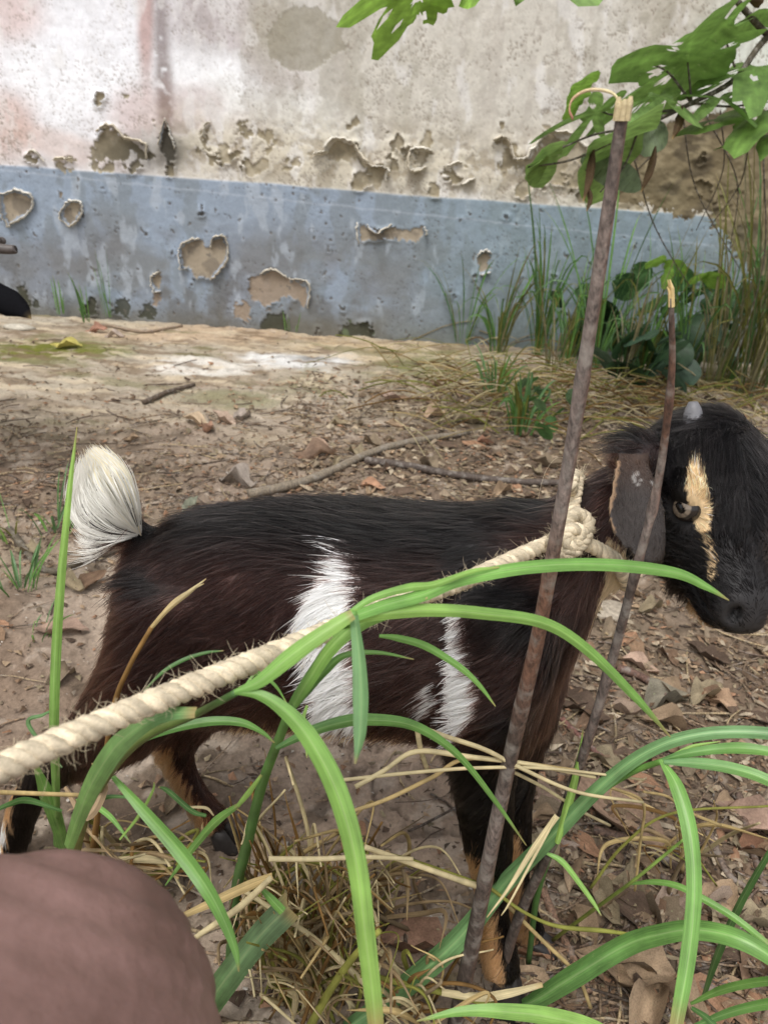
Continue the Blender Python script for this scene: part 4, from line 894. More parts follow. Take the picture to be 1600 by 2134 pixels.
STR = S(196, 172, 120) * .85; STP = S(216, 200, 156) * .85; STB = S(146, 112, 66) * .8; STG = S(150, 150, 74) * .8
def ribbon(C, wid, cA, cB, tilt=0.0, fold=.18, roll=0.0, mid=1.18, view=True, base=None, tipdry=.10):
    n = len(C); T = unit(np.gradient(C, axis=0))
    vw = unit(C - CP) if view else np.tile(np.array(base if base is not None else (0, 0, 1.0)), (n, 1))
    A = unit(np.cross(T, vw)); B = np.cross(A, T)
    an = (tilt + roll * np.linspace(0, 1, n))[:, None]; A, B = A * np.cos(an) + B * np.sin(an), B * np.cos(an) - A * np.sin(an)
    w2 = np.asarray(wid)[:, None] * .5; rows = []; k = 5
    for t in (-1, -.5, 0, .5, 1): rows.append(C + A * w2 * t + B * w2 * fold * (abs(t) - .5) * 2)
    V = np.stack(rows, 1).reshape(-1, 3); s = np.linspace(0, 1, n)
    cc = np.asarray(cA)[None] * (1 - s[:, None]) + np.asarray(cB)[None] * s[:, None]
    cc = np.repeat(cc[:, None], k, 1); cc[:, 2] *= mid; cc[:, [0, 4]] *= .93
    if tipdry: k_ = sstep(1 - tipdry, 1, s)[:, None, None]; cc = cc * (1 - k_ * .8) + np.array([.42, .30, .13]) * k_ * .8
    L = np.concatenate([[0], np.cumsum(np.linalg.norm(np.diff(C, axis=0), axis=1))])
    uv = np.stack([np.tile(np.linspace(0, 1, k), (n, 1)), np.repeat(L[:, None] * 30, k, 1), np.full((n, k), rng.random() * 9)], -1)
    return V, gridF(n, k), cc.reshape(-1, 3), uv.reshape(-1, 3)
def taper(n, w0, wm, w1, pk=.35):
    t = np.linspace(0, 1, n); return np.where(t < pk, w0 + (wm - w0) * np.sin(t / pk * math.pi / 2), w1 + (wm - w1) * np.cos((t - pk) / (1 - pk) * math.pi / 2) ** .8)
def wprof(n, ws): return np.interp(np.linspace(0, 1, n), np.linspace(0, 1, len(ws)), ws)
def blade(root, px, ds, ws, cA=GRN, cB=None, name='blade', material=None, **kw):
    """px: traced points; ds: depths (interpolated); ws: widths in px (interpolated)"""
    n = max(16, 6 * len(px)); dd = np.interp(np.linspace(0, 1, len(px)), np.linspace(0, 1, len(ds)), ds)
    C = spline([P(a, b, d) for (a, b), d in zip(px, dd)], n); wd = wprof(n, ws) * .70 * (1 + .05 * np.sin(np.linspace(0, 9, n) + px[0][0])) * ((C - CP) @ F0) / FPX
    V, F, cc, uv = ribbon(C, np.maximum(wd, .0004), cA, cA if cB is None else cB, **kw)
    return obj(name, mesh(name, V, F, cc, extra={'along': uv}), material or M_blade, root)
def stalk(root, px, ds, ws, cA=GDK, cB=None, name='stem', material=None, k=7):
    n = max(12, 6 * len(px)); dd = np.interp(np.linspace(0, 1, len(px)), np.linspace(0, 1, len(ds)), ds)
    C = spline([P(a, b, d) for (a, b), d in zip(px, dd)], n); r = wprof(n, ws) * ((C - CP) @ F0) / FPX / 2
    V, F = tube(C, r, k); s = np.concatenate([np.repeat(np.linspace(0, 1, n), k), [0, 1]])[:, None]
    cc = np.asarray(cA) * (1 - s) + np.asarray(cA if cB is None else cB) * s
    return obj(name, mesh(name, V, F, cc, extra={'along': np.stack([s[:, 0] * 0, s[:, 0] * 8, s[:, 0] * 0], 1)}), material or M_blade, root)
def plant(px, py, label, cat='grass plant', name='grass_plant', group=None):
    g = G(px, py); g[2] = gh(np.array([g[0]]), np.array([g[1]]))[0] - .002
    return tag(empty(name, tuple(g)), label, cat, group), dep(g)
FG = 'green grass plants round the kid'
# A: the tall plant in the middle
a, d0 = plant(480, 2010, 'tall broad green grass plant arching over the rope at the kid\'s white flank patch', group=FG)
dj = .286
stalk(a, [(480, 2010), (492, 1860), (515, 1760), (545, 1640), (578, 1550), (612, 1465), (660, 1385), (712, 1312), (738, 1278)], [d0, .50, .40, .33, dj], [24, 24, 22, 20, 18, 14], GDK, GRN)
blade(a, [(725, 1290), (800, 1262), (880, 1240), (960, 1208), (1100, 1182), (1250, 1176), (1400, 1192), (1470, 1222), (1518, 1251)], [dj, .30, .325, .345, .355], [30, 40, 42, 40, 38, 36, 26, 4], GRN, GRN * 1.08, tilt=.25)
blade(a, [(690, 1302), (740, 1285), (820, 1276), (900, 1272), (1000, 1278), (1130, 1298), (1220, 1352), (1320, 1450), (1396, 1536)], [dj - .004, .295, .31, .33, .35], [30, 46, 40, 38, 38, 38, 34, 26, 4], GYL, GRN, tilt=-.2)
blade(a, [(700, 1300), (770, 1250), (850, 1225), (905, 1218), (985, 1190), (1040, 1182)], [dj, .30, .32], [12, 22, 26, 20, 14, 5], GRN, GYL)
blade(a, [(738, 1283), (748, 1370), (752, 1450), (750, 1530), (740, 1592)], [dj - .012, .262], [26, 44, 48, 40, 6], GBL * 1.15, GBL * 1.1, tilt=.3)
blade(a, [(790, 1325), (830, 1330), (890, 1348), (960, 1392), (1000, 1430), (1032, 1472)], [.32, .335], [10, 20, 22, 20, 14, 3], GRN * .95, GRN)
blade(a, [(612, 1470), (640, 1425), (690, 1350), (750, 1300), (820, 1275), (890, 1245)], [.325, .30, .30], [24, 40, 46, 44, 30, 8], GRN * .9, GYL * .9, tilt=.5)
blade(a, [(600, 1490), (640, 1440), (680, 1395), (720, 1365), (790, 1360), (862, 1374)], [.34, .32, .325], [12, 26, 26, 18, 12, 3], GDK, GRN)
blade(a, [(575, 1560), (640, 1528), (700, 1508), (760, 1500), (860, 1512), (950, 1570), (1030, 1668), (1096, 1762)], [.37, .37, .39, .42], [14, 34, 38, 36, 30, 22, 16, 3], GDK, GRN, tilt=-.3)
blade(a, [(500, 1445), (530, 1405), (545, 1405), (575, 1430), (598, 1466)], [.34, .35], [4, 10, 12, 10, 3], GRN)
blade(a, [(640, 1470), (632, 1500), (636, 1540), (640, 1580)], [.345, .34], [8, 12, 10, 3], GYL)
# B: the leaning plant at left with the big arching leaf
b, d1 = plant(140, 1850, 'broad leaved green grass plant leaning right beneath the taut rope', group=FG)
stalk(b, [(140, 1850), (170, 1720), (215, 1630), (290, 1545), (400, 1492), (450, 1466), (492, 1443)], [d1, .45, .34, .29, .275], [26, 24, 20, 18, 16, 16], STG, GDK)
blade(b, [(142, 1768), (165, 1700), (195, 1630), (240, 1560), (300, 1510), (350, 1488), (408, 1484)], [.42, .33, .27, .262], [34, 50, 62, 66, 52, 46, 34], GRN, GBL, tilt=.4)
blade(b, [(488, 1442), (540, 1420), (600, 1372), (650, 1335), (700, 1302), (735, 1280)], [.272, .268, .270], [12, 40, 50, 50, 46, 30], GRN, GYL * 1.05, tilt=.2)
blade(b, [(488, 1442), (540, 1448), (590, 1478), (640, 1532), (690, 1620), (725, 1720), (748, 1830), (762, 1950), (775, 2060), (784, 2150)], [.272, .27, .268, .268, .27], [14, 32, 44, 54, 60, 62, 62, 60, 54, 46], GRN * .95, GYL * .95, tilt=-.15)
blade(b, [(236, 1618), (300, 1690), (375, 1775), (430, 1850), (470, 1925), (492, 1985), (498, 2025)], [.33, .31, .30], [14, 36, 44, 42, 34, 22, 4], GRN * .95, GRN, tilt=.3)
blade(b, [(300, 1440), (340, 1400), (385, 1374), (430, 1360), (466, 1356)], [.33, .34], [4, 10, 12, 10, 3], GDK)
blade(b, [(262, 1560), (340, 1525), (430, 1504), (500, 1505), (545, 1525), (572, 1548)], [.36, .37], [8, 22, 26, 24, 14, 4], GDK, GRN)
blade(b, [(250, 1750), (290, 1700), (318, 1650), (322, 1630)], [.36, .34], [6, 10, 8, 3], GYL)
blade(b, [(136, 1640), (180, 1700), (215, 1640), (192, 1590)], [.44, .42], [10, 26, 30, 8], S(176, 150, 118) * .8, S(196, 172, 140) * .8, material=M_dry, roll=1.2, fold=.5)
# C: tall single blade at the left
c_, d2 = plant(118, 1765, 'single tall upright green grass blade beside the kid\'s white tail', group=FG)
blade(c_, [(118, 1765), (116, 1640), (112, 1500), (118, 1330), (130, 1170), (146, 1010), (161, 890)], [d2, .52, .50, .48, .47], [20, 24, 28, 30, 26, 16, 3], GRN * .9, GYL, tilt=.35, fold=.35)
blade(c_, [(134, 1768), (118, 1710), (98, 1655), (72, 1588)], [d2 - .02, .55], [28, 42, 40, 12], GRN * .95, GRN)
blade(c_, [(130, 1690), (60, 1668), (20, 1676), (-30, 1700)], [.56, .52], [8, 18, 16, 8], GDK, GDK)
blade(c_, [(150, 1668), (185, 1672), (230, 1702), (273, 1757)], [.55, .52], [6, 18, 16, 3], GRN)
blade(c_, [(130, 1600), (60, 1510), (90, 1490), (110, 1480)], [.56, .55], [6, 12, 10, 4], GBL)
blade(c_, [(150, 1700), (220, 1662), (290, 1664)], [.57, .55], [6, 14, 4], GDK)
# D: plants on the right
d, d3 = plant(1100, 2010, 'grass plant with long pale striped leaf slanting behind the thick dead stem', group=FG)
blade(d, [(715, 2150), (830, 2066), (950, 1962), (1045, 1848), (1150, 1742), (1250, 1640), (1350, 1566), (1460, 1530), (1600, 1528), (1720, 1560)], [.575, .56, .537, .522, .48, .45, .43, .42, .41, .40], [46, 64, 60, 50, 44, 42, 40, 38, 36, 28], GBL * .95, GBL * 1.1, tilt=.15, mid=1.5)
stalk(d, [(1100, 2010), (1120, 1860), (1165, 1740), (1230, 1665), (1310, 1612), (1380, 1585)], [d3, .52, .46, .42], [12, 14, 14, 14, 12], GDK, GRN)
blade(d, [(1376, 1583), (1410, 1640), (1436, 1730), (1446, 1850), (1434, 1990), (1406, 2150)], [.415, .385, .36], [14, 40, 48, 46, 44, 36], GRN * 1.02, GRN * 1.05, tilt=.2)
blade(d, [(1378, 1584), (1430, 1570), (1500, 1560), (1560, 1560), (1640, 1572)], [.415, .39], [10, 26, 30, 32, 24], GDK * 1.2, GRN)
blade(d, [(1382, 1588), (1450, 1590), (1520, 1600), (1590, 1622), (1680, 1670)], [.412, .38], [12, 30, 36, 34, 20], GBL * 1.1, GRN)
blade(d, [(1380, 1584), (1440, 1556), (1500, 1545)], [.416, .41], [6, 10, 3], GYL)
blade(d, [(1160, 1758), (1180, 1690), (1196, 1630), (1208, 1570), (1214, 1520)], [.475, .455], [16, 26, 20, 12, 2], GYL, GYL * 1.05, fold=.5)
blade(d, [(1132, 1775), (1170, 1795), (1205, 1838), (1235, 1880), (1252, 1908)], [.49, .475], [6, 18, 16, 12, 3], GRN, GYL)
blade(d, [(1128, 1760), (1150, 1740), (1172, 1712)], [.49, .478], [14, 30, 16], GRN * .9, GYL, fold=.5)
e, d4 = plant(1062, 2110, 'low grass plant with one wide dark leaf arching to the right', group=FG)
blade(e, [(1062, 2110), (1120, 2082), (1190, 2038), (1300, 1972), (1380, 1946), (1450, 1938), (1530, 1954), (1610, 1998), (1720, 2090)], [d4, .54, .50, .47, .45], [24, 46, 58, 60, 58, 56, 54, 46, 30], GDK * 1.05, GRN * .9, tilt=.1, mid=1.6)
f, d5 = plant(1150, 1960, 'thin yellow green grass shoot with one narrow bent leaf', group=FG)
stalk(f, [(1150, 1960), (1230, 1900), (1310, 1842), (1380, 1785), (1425, 1748)], [d5, .53, .50], [8, 8, 7, 6], STG, GYL)
blade(f, [(1310, 1842), (1360, 1838), (1410, 1846), (1470, 1876), (1540, 1920), (1620, 1985)], [.54, .48], [6, 16, 18, 20, 22, 18], GRN, GRN)
g_, d6 = plant(1462, 2085, 'stiff dark green grass stalk standing at the right edge', group=FG)
blade(g_, [(1462, 2085), (1490, 2000), (1530, 1905), (1570, 1830), (1630, 1730)], [d6, .55, .50], [14, 24, 26, 24, 16], GDK * .9, GDK, tilt=.6)
blade(g_, [(1438, 2092), (1500, 2064), (1570, 2048), (1660, 2040)], [.56, .48], [8, 22, 26, 22], GRN, GRN * .9)
blade(g_, [(1420, 2150), (1520, 2110), (1600, 2092), (1660, 2088)], [.55, .49], [8, 24, 30, 24], GDK * 1.1, GRN)
blade(g_, [(1440, 2100), (1470, 2120), (1500, 2150)], [.55, .53], [10, 20, 16], GDK)
h, d7 = plant(1240, 2330, 'bright near grass leaf lying across the bottom edge', group=FG)
blade(h, [(1330, 2200), (1240, 2146), (1150, 2120), (1050, 2108), (960, 2108), (868, 2128)], [.42, .40, .40], [40, 48, 46, 42, 28, 4], GYL, GRN * 1.1, tilt=.2)
stalk(h, [(1240, 2330), (1290, 2260), (1330, 2200)], [d7, .45, .42], [14, 12], GDK, GRN)
i_, d8 = plant(430, 2120, 'wide torn grass leaf with a frayed cut end near the person\'s knee', group=FG)
blade(i_, [(420, 2130), (450, 2072), (495, 2010), (545, 1948), (605, 1888)], [d8 - .02, .50, .46], [60, 76, 80, 82, 78], GDK * 1.1, S(120, 148, 110) * .85, tilt=.2, mid=1.5)
blade(i_, [(590, 1900), (560, 1868), (540, 1848)], [.455, .45], [26, 22, 6], GRN)
blade(i_, [(345, 1845), (400, 1770), (450, 1712), (500, 1676)], [.50, .44], [4, 20, 28, 12], GRN, GRN)
blade(i_, [(495, 1680), (520, 1650), (545, 1615)], [.44, .42], [12, 18, 8], GYL)
blade(i_, [(430, 1700), (400, 1690), (350, 1648), (330, 1640)], [.56, .55], [10, 16, 14, 4], GDK * .8)
# ---- dry stalks
DG = 'dry straw stalks'
def straw(px, ds, ws, col=STR, label=None, flat=False, root=None):
    p0 = P(px[0][0], px[0][1], ds[0])
    o = empty('straw', tuple(p0)) if root is None else root
    if root is None: tag(o, label, 'straw', DG)
    (blade if flat else stalk)(o, px, ds, ws, col, col * (.85 + .3 * rng.random()), name='leaf' if flat else 'stalk', material=M_dry)
    return o
s_ = straw([(190, 1800), (212, 1640), (236, 1480), (270, 1390), (316, 1308)], [.62, .52, .46, .44], [14, 12, 11, 10], STB * 1.2, 'brown upright dry stalk with a split papery top before the kid\'s haunch')
blade(s_, [(316, 1308), (350, 1270), (392, 1236), (430, 1206)], [.44, .43], [12, 16, 14, 3], STR * .95, STP, name='leaf', material=M_dry, fold=.4)
blade(s_, [(320, 1300), (362, 1254), (402, 1228), (426, 1216)], [.439, .43], [6, 10, 9, 2], STR, STP, name='leaf', material=M_dry, fold=.4)
straw([(-20, 1650), (60, 1653), (172, 1657)], [.36, .38], [10, 9], STR * 1.05, 'short straight straw crossing below the rope at the left edge')
straw([(740, 1640), (800, 1606), (868, 1566), (985, 1578), (1100, 1592), (1240, 1620)], [.43, .44, .45], [11, 10, 12, 10, 7], STP, 'long bent straw lying across the kid\'s front leg')
straw([(866, 1512), (930, 1535), (1010, 1562), (1080, 1598), (1200, 1650), (1340, 1672)], [.43, .44, .45], [11, 11, 10, 8, 6], STP, 'pale thick straw crossing behind the thick dead stem')
straw([(700, 1700), (800, 1668), (900, 1620), (985, 1580), (1200, 1605)], [.44, .45], [8, 9, 9, 7], STR, 'yellowish straw rising to meet the kid\'s knee')
straw([(690, 1628), (860, 1610), (1000, 1600), (1150, 1602), (1340, 1625)], [.43, .45], [8, 8, 7, 5], STP, 'thin straight straw level across both dead stems')
straw([(1060, 1604), (1130, 1640), (1210, 1690), (1270, 1720)], [.45, .50], [8, 6], STP, 'straw slanting down right from the thick dead stem')
straw([(1270, 1640), (1338, 1672), (1334, 1750), (1322, 1856)], [.50, .56], [7, 6, 5], STR, 'thin straw bent at a right angle beside the arching leaf')
straw([(868, 1512), (876, 1560), (890, 1604)], [.43, .45], [12, 10], STP, 'short pale straw hanging below the kid\'s chest')
straw([(1500, 1720), (1430, 1690), (1390, 1660), (1340, 1650)], [.56, .52], [7, 5], STR, 'golden straw at the right under the arching leaf')
straw([(1160, 1700), (1110, 1770), (1060, 1850), (1014, 1912)], [.465, .475], [18, 16, 10, 3], STP * 1.05, 'split pale straw leaf hanging across the long striped leaf', flat=True)
straw([(1156, 1706), (1105, 1800), (1062, 1880), (1044, 1908)], [.464, .474], [8, 8, 6, 3], STP, 'narrow pale straw shred beside the split straw leaf', flat=True)
straw([(760, 1765), (860, 1800), (960, 1835), (1000, 1848)], [.47, .505], [12, 12, 14], STP * 1.05, 'pale stout straw pointing at the thick dead stem')
straw([(780, 1772), (880, 1800), (990, 1838)], [.49, .515], [8, 7], STG, 'greenish straw just above the stout pale straw')
straw([(1020, 1850), (1090, 1900), (1160, 1930), (1260, 1940), (1330, 1950)], [.52, .53], [8, 7, 10, 6], STG, 'green and tan straw crossing behind the thin dead twig')
straw([(1050, 1880), (1130, 1960), (1200, 2030), (1230, 2100)], [.55, .57], [9, 8], STR * .9, 'tan straw running down right from the kid\'s hoof')
straw([(780, 2035), (860, 2055), (930, 2070), (1010, 2090), (1120, 2110)], [.555, .56], [12, 14, 12, 8], STG * 1.1, 'yellow green straw lying before the front hoof')
straw([(920, 2068), (1000, 2078), (1060, 2070), (1130, 2052)], [.55, .555], [18, 24, 22, 14], STP * .95, 'flat papery straw lying across the front hoof', flat=True)
straw([(350, 1995), (420, 1945), (500, 1890), (566, 1828)], [.46, .44], [8, 12, 16, 12], STP, 'pale jointed straw slanting up beside the person\'s knee')
straw([(356, 1920), (440, 1882), (520, 1845), (568, 1826)], [.46, .44], [14, 24, 30, 20], STR * .95, 'wide brownish dry leaf above the pale jointed straw', flat=True)
straw([(560, 1790), (660, 1790), (760, 1786), (860, 1790)], [.45, .47], [12, 11, 9], STP, 'level pale straw beneath the middle green stem')
straw([(500, 1850), (620, 1930), (690, 1985), (760, 2050), (800, 2090)], [.50, .53], [10, 12, 14, 8], STP, 'pale straw running down right from the torn leaf')
straw([(640, 2150), (690, 2060), (740, 1990), (790, 1940)], [.52, .46], [18, 16, 12], STG * 1.1, 'yellow green bent stalk rising from the bottom edge')
straw([(215, 1795), (300, 1790), (362, 1800)], [.60, .58], [16, 24, 6], STP * .95, 'curled pale dry leaf behind the person\'s knee', flat=True)
straw([(395, 1682), (430, 1684), (446, 1700)], [.64, .64], [6, 9, 4], STP * 1.1, 'tiny curled white shred beside the far hind hoof', flat=True)
straw([(1230, 1850), (1300, 1760), (1400, 1695), (1600, 1680)], [.60, .56], [7, 6, 5], STG, 'thin yellow straw at the right above the bent leaf')
# tufts of dried grass at the foot of the green plants
def dry_tuft(px, py, n, label, hx=(-120, 160), hy=(80, 420), seed=1, dmin=.42):
    r = np.random.default_rng(seed); o, dd = plant(px, py, label, 'dry grass', 'dry_grass_tuft', 'dried grass tufts')
    for k in range(n):
        x0 = px + r.normal(0, 50); y0 = py + r.normal(0, 26); x1 = px + r.uniform(*hx) * 1.2; y1 = y0 - r.uniform(*hy) * r.random() ** .5
        mx_, my_ = (x0 + x1) / 2 + r.normal(0, 30), (y0 + y1) / 2 - r.uniform(0, 50)
        pts = [(x0, y0), (mx_, my_), (x1, y1)]
        if r.random() < .45: pts.append((x1 + r.normal(20, 50), y1 + r.uniform(20, 140)))
        g0 = dep(G(x0, y0)); ds = [g0 + .004, g0 * .94 - .01, max(dmin, g0 * .86 - .02)]
        col = [STR, STP, STB, STG, S(150, 132, 104) * .8, S(176, 152, 116) * .8][r.integers(6)] * r.uniform(.85, 1.25); w = r.uniform(4, 11)
        if r.random() < .35: blade(o, pts, ds, [w * .6, w * 1.8, w * 1.6, 2], col, col, name='dry_leaf', material=M_dry, fold=r.uniform(.2, .6), roll=r.normal(0, 1.0), tilt=r.normal(0, .5))
        else: stalk(o, pts, ds, [w, w * .9, w * .5], col, col * .9, name='stalk', material=M_dry, k=5)
dry_tuft(600, 1985, 90, 'tangled dry grass tuft at the foot of the tall middle plant', seed=2)
dry_tuft(650, 2110, 75, 'dry grass tuft at the bottom edge under the broad hanging leaf', seed=3)
dry_tuft(250, 1830, 40, 'dry grass tuft behind the person\'s knee', hx=(-120, 160), hy=(30, 150), seed=4)
dry_tuft(760, 1900, 34, 'thin dry grass between the kid\'s front and hind legs', hy=(40, 240), seed=7, dmin=.5)
dry_tuft(860, 2120, 26, 'sparse dry grass beside the base of the thick dead stem', hy=(20, 200), seed=5, dmin=.54)
dry_tuft(1440, 1800, 14, 'few golden dry stalks at the right under the arching leaf', hx=(-160, 160), hy=(30, 160), seed=6, dmin=.5)
# ------------------------------------------------------------------ plants behind the kid
def tuft(px, py, n, hgt, wid, label, cols, group, seed, spread=.5, droop=.5, cat='grass clump', name='grass_clump', lean=0.0):
    r = np.random.default_rng(seed); g = G(px, py); g[2] = gh(np.array([g[0]]), np.array([g[1]]))[0] - .003
    g[1] = min(g[1], WALL_Y - .03)
    o = tag(empty(name, tuple(g)), label, cat, group)
    for k in range(n):
        a = r.uniform(0, 6.283); dx, dy = math.cos(a), -abs(math.sin(a)) if g[1] > WALL_Y - .15 else math.sin(a); L = hgt * r.uniform(.45, 1.1); sp = spread * r.uniform(.2, 1); dr = droop * r.uniform(.1, 1.2)
        t = np.linspace(0, 1, 9)[:, None]; b = g + np.array([dx, dy, 0]) * r.uniform(0, .03)
        h = np.array([dx + lean, dy, 0])
        C = b + h * (L * sp * (t ** 1.3)) + ZU * L * (t * (1 - dr * .9 * t ** 2))
        C[:, 1] = np.minimum(C[:, 1], WALL_Y - .012); C[:, 2] = np.maximum(C[:, 2], .004)
        c = cols[r.integers(len(cols))] * r.uniform(.8, 1.15)
        V, F, cc, uv = ribbon(C, wid * r.uniform(.6, 1.2) * np.sin(np.linspace(.35, math.pi - .02, 9)) ** .8, c, c * 1.05, fold=.3, view=False, base=(r.normal(), -1, r.normal()), roll=r.normal(0, .6))
        obj('blade', mesh('blade', V, F, cc, extra={'along': uv}), M_blade, o)
    return o
LG = 'small green weeds growing in the dirt'
G1 = [GRN * .9, GDK, GBL * .9]; G2 = [GRN * .8, GYL * .85, STG * .8]; G3 = [GDK * .9, GBL * .8, GRN * .7]
tuft(45, 1240, 14, .10, .004, 'low green grass weed left of the kid\'s rump', G1, LG, 11, .7, .5)
tuft(118, 1110, 14, .125, .0045, 'green grass weed with drooping blades behind the white tail', G1, LG, 12, .7, .8)
tuft(30, 1120, 9, .09, .003, 'sparse fine weed at the left edge above the rump', G2, LG, 13, .8, .5)
tuft(70, 1330, 8, .06, .003, 'tiny weed beside the tall upright grass blade', G1, LG, 14, .8, .5)
tuft(135, 655, 5, .17, .006, 'thin upright grass sprig against the blue wall band', [GRN * .8], LG, 15, .15, .1)
tuft(188, 672, 8, .22, .006, 'small grass sprig at the wall foot under the loose paint', [GRN * .8, GDK], LG, 16, .3, .4)
tuft(238, 660, 7, .30, .0045, 'tall thin grass sprig in front of the blue wall band', [GRN * .75, GDK], LG, 17, .16, .15)
tuft(610, 690, 5, .12, .004, 'short green sprig at the wall foot below the wide paint loss', [GRN * .8], LG, 18, .3, .4)
RG = 'weeds along the wall foot'
W3 = [GRN * .75, GDK * .9, GBL * .85, STG * .75]
for k, (x, y, n, h, wd, lb) in enumerate([
        (1085, 905, 18, .17, .008, 'bright green weed rising from the leaf litter left of the thick stem'),
        (1030, 830, 16, .18, .006, 'loose green weed left of the thick stem in front of the wall'),
        (960, 705, 10, .42, .006, 'tall sparse grass with one arching blade before the blue band'),
        (1035, 735, 22, .36, .007, 'yellowing grass clump at the wall foot left of the thick stem'),
        (1120, 740, 24, .50, .007, 'dense green grass clump against the wall by the thick stem'),
        (1180, 760, 16, .40, .007, 'grass clump partly hidden behind the thick dead stem'),
        (1240, 770, 20, .55, .008, 'tall grass clump right of the thick dead stem'),
        (1330, 790, 16, .50, .008, 'grass clump in front of the leafy shrub'),
        (1420, 800, 16, .45, .008, 'grass clump behind the thin dead twig'),
        (1500, 810, 18, .60, .008, 'tall weed clump near the dry stalks at the right'),
        (1570, 820, 20, .70, .009, 'tallest weed clump at the right edge of the wall')]):
    tuft(x, y, int(n * 1.7), h * 1.35, wd, lb, W3 if k not in (3, 9, 10) else [STG * .7, S(160, 150, 110) * .65, GRN * .75, GDK * .8], RG, 30 + k, .45, .7)
# dry stalks standing in the corner
for k, (x, y, n, h, lb) in enumerate([(1475, 815, 10, .75, 'bundle of dry tan stalks standing right of the leafy shrub'), (1545, 830, 16, .9, 'thick stand of dry tan stalks at the right edge'), (1600, 830, 12, 1.0, 'tallest dry stalks leaning at the far right edge'),
                                   (1150, 780, 9, .35, 'dry brown stalks tangled behind the thick dead stem'), (1290, 810, 10, .5, 'dry stalks hanging over the leafy shrub')]):
    tuft(x, y, int(n * 2.2), h * 1.15, .006, lb, [STG * .62, S(158, 150, 116) * .6, S(132, 124, 88) * .6, S(176, 164, 124) * .6, GDK * .7], 'dry stalks standing along the wall', 50 + k, .28, .45, 'dry grass', 'dry_stalk_clump')
# fallen straw mat below the shrub
def in_front(px, py): g = G(px, py); g[2] = gh(np.array([g[0]]), np.array([g[1]]))[0]; return g
r_ = np.random.default_rng(5); ps = []
for k in range(520):
    x, y = (r_.normal(1330, 190), r_.normal(845, 40)) if k < 360 else (r_.normal(980, 120), r_.normal(800, 50))
    if y < 705 or x > 1900: continue
    g = in_front(x, y); a = r_.normal(.15, .5) + (math.pi if r_.random() < .5 else 0); L = r_.uniform(.06, .28); h = r_.uniform(.003, .05)
    d = np.array([math.cos(a), math.sin(a) * .8, 0]); t = np.linspace(-.5, .5, 5)[:, None]
    C = g + d * L * t + ZU * (h + .03 * r_.normal() * (t * 2) + .02 * (1 - 4 * t * t)); C[:, 2] = np.maximum(C[:, 2], g[2] + .003); C[:, 1] = np.minimum(C[:, 1], WALL_Y - .01)
    V, F = tube(C, r_.uniform(.0009, .0022), 4, cap=False); ps.append((V, F, [STR, STP, STB, STG][r_.integers(4)] * r_.uniform(.5, .95)))
V, F, C_ = join(ps); tag(obj('straw_litter', mesh('straw_litter', V, F, C_, extra={'along': V * 30}), M_dry), 'mat of fallen dry straw beneath the weeds at the wall', None, None, 'stuff')
# ---- broad leaves
M_leaf = blade_mat('broad_leaf', .42, .5)
def leaf_outline(kind, th, seed):
    r = np.random.default_rng(seed)
    if kind == 'lobed':                  # five deep lobes, palmate
        lob = np.array([-2.1, -1.15, 0, 1.15, 2.1]); ln = np.array([.52, .82, 1.0, .82, .52]) * r.uniform(.9, 1.1, 5); v = np.zeros_like(th)
        for a, l in zip(lob, ln): v = np.maximum(v, l * np.exp(-np.abs((np.angle(np.exp(1j * (th - a)))) / .31) ** 1.7))
        return np.maximum(v, .20) * (1 + .05 * np.sin(th * 17) + .05 * r.normal(size=len(th)))
    if kind == 'wide':
        lob = np.array([-2.0, -1.0, 0, 1.0, 2.0]); ln = np.array([.6, .85, 1.0, .85, .6]) * r.uniform(.9, 1.1, 5); v = np.zeros_like(th)
        for a, l in zip(lob, ln): v = np.maximum(v, l * np.exp(-np.abs((np.angle(np.exp(1j * (th - a)))) / .46) ** 1.8))
        return np.maximum(v, .42) * (1 + .05 * np.sin(th * 23) + .03 * r.normal(size=len(th)))
    if kind == 'heart': return (.62 + .30 * np.cos(th) + .10 * np.cos(2 * th) - .12 * np.exp(-((np.abs(th) - math.pi) / .25) ** 2)) * (1 + .02 * np.sin(th * 19))
    return np.hypot(np.cos(th), .42 * np.sin(th)) ** -1 * .42 * (1 + .25 * np.cos(th)) * (1 + .02 * r.normal(size=len(th)))
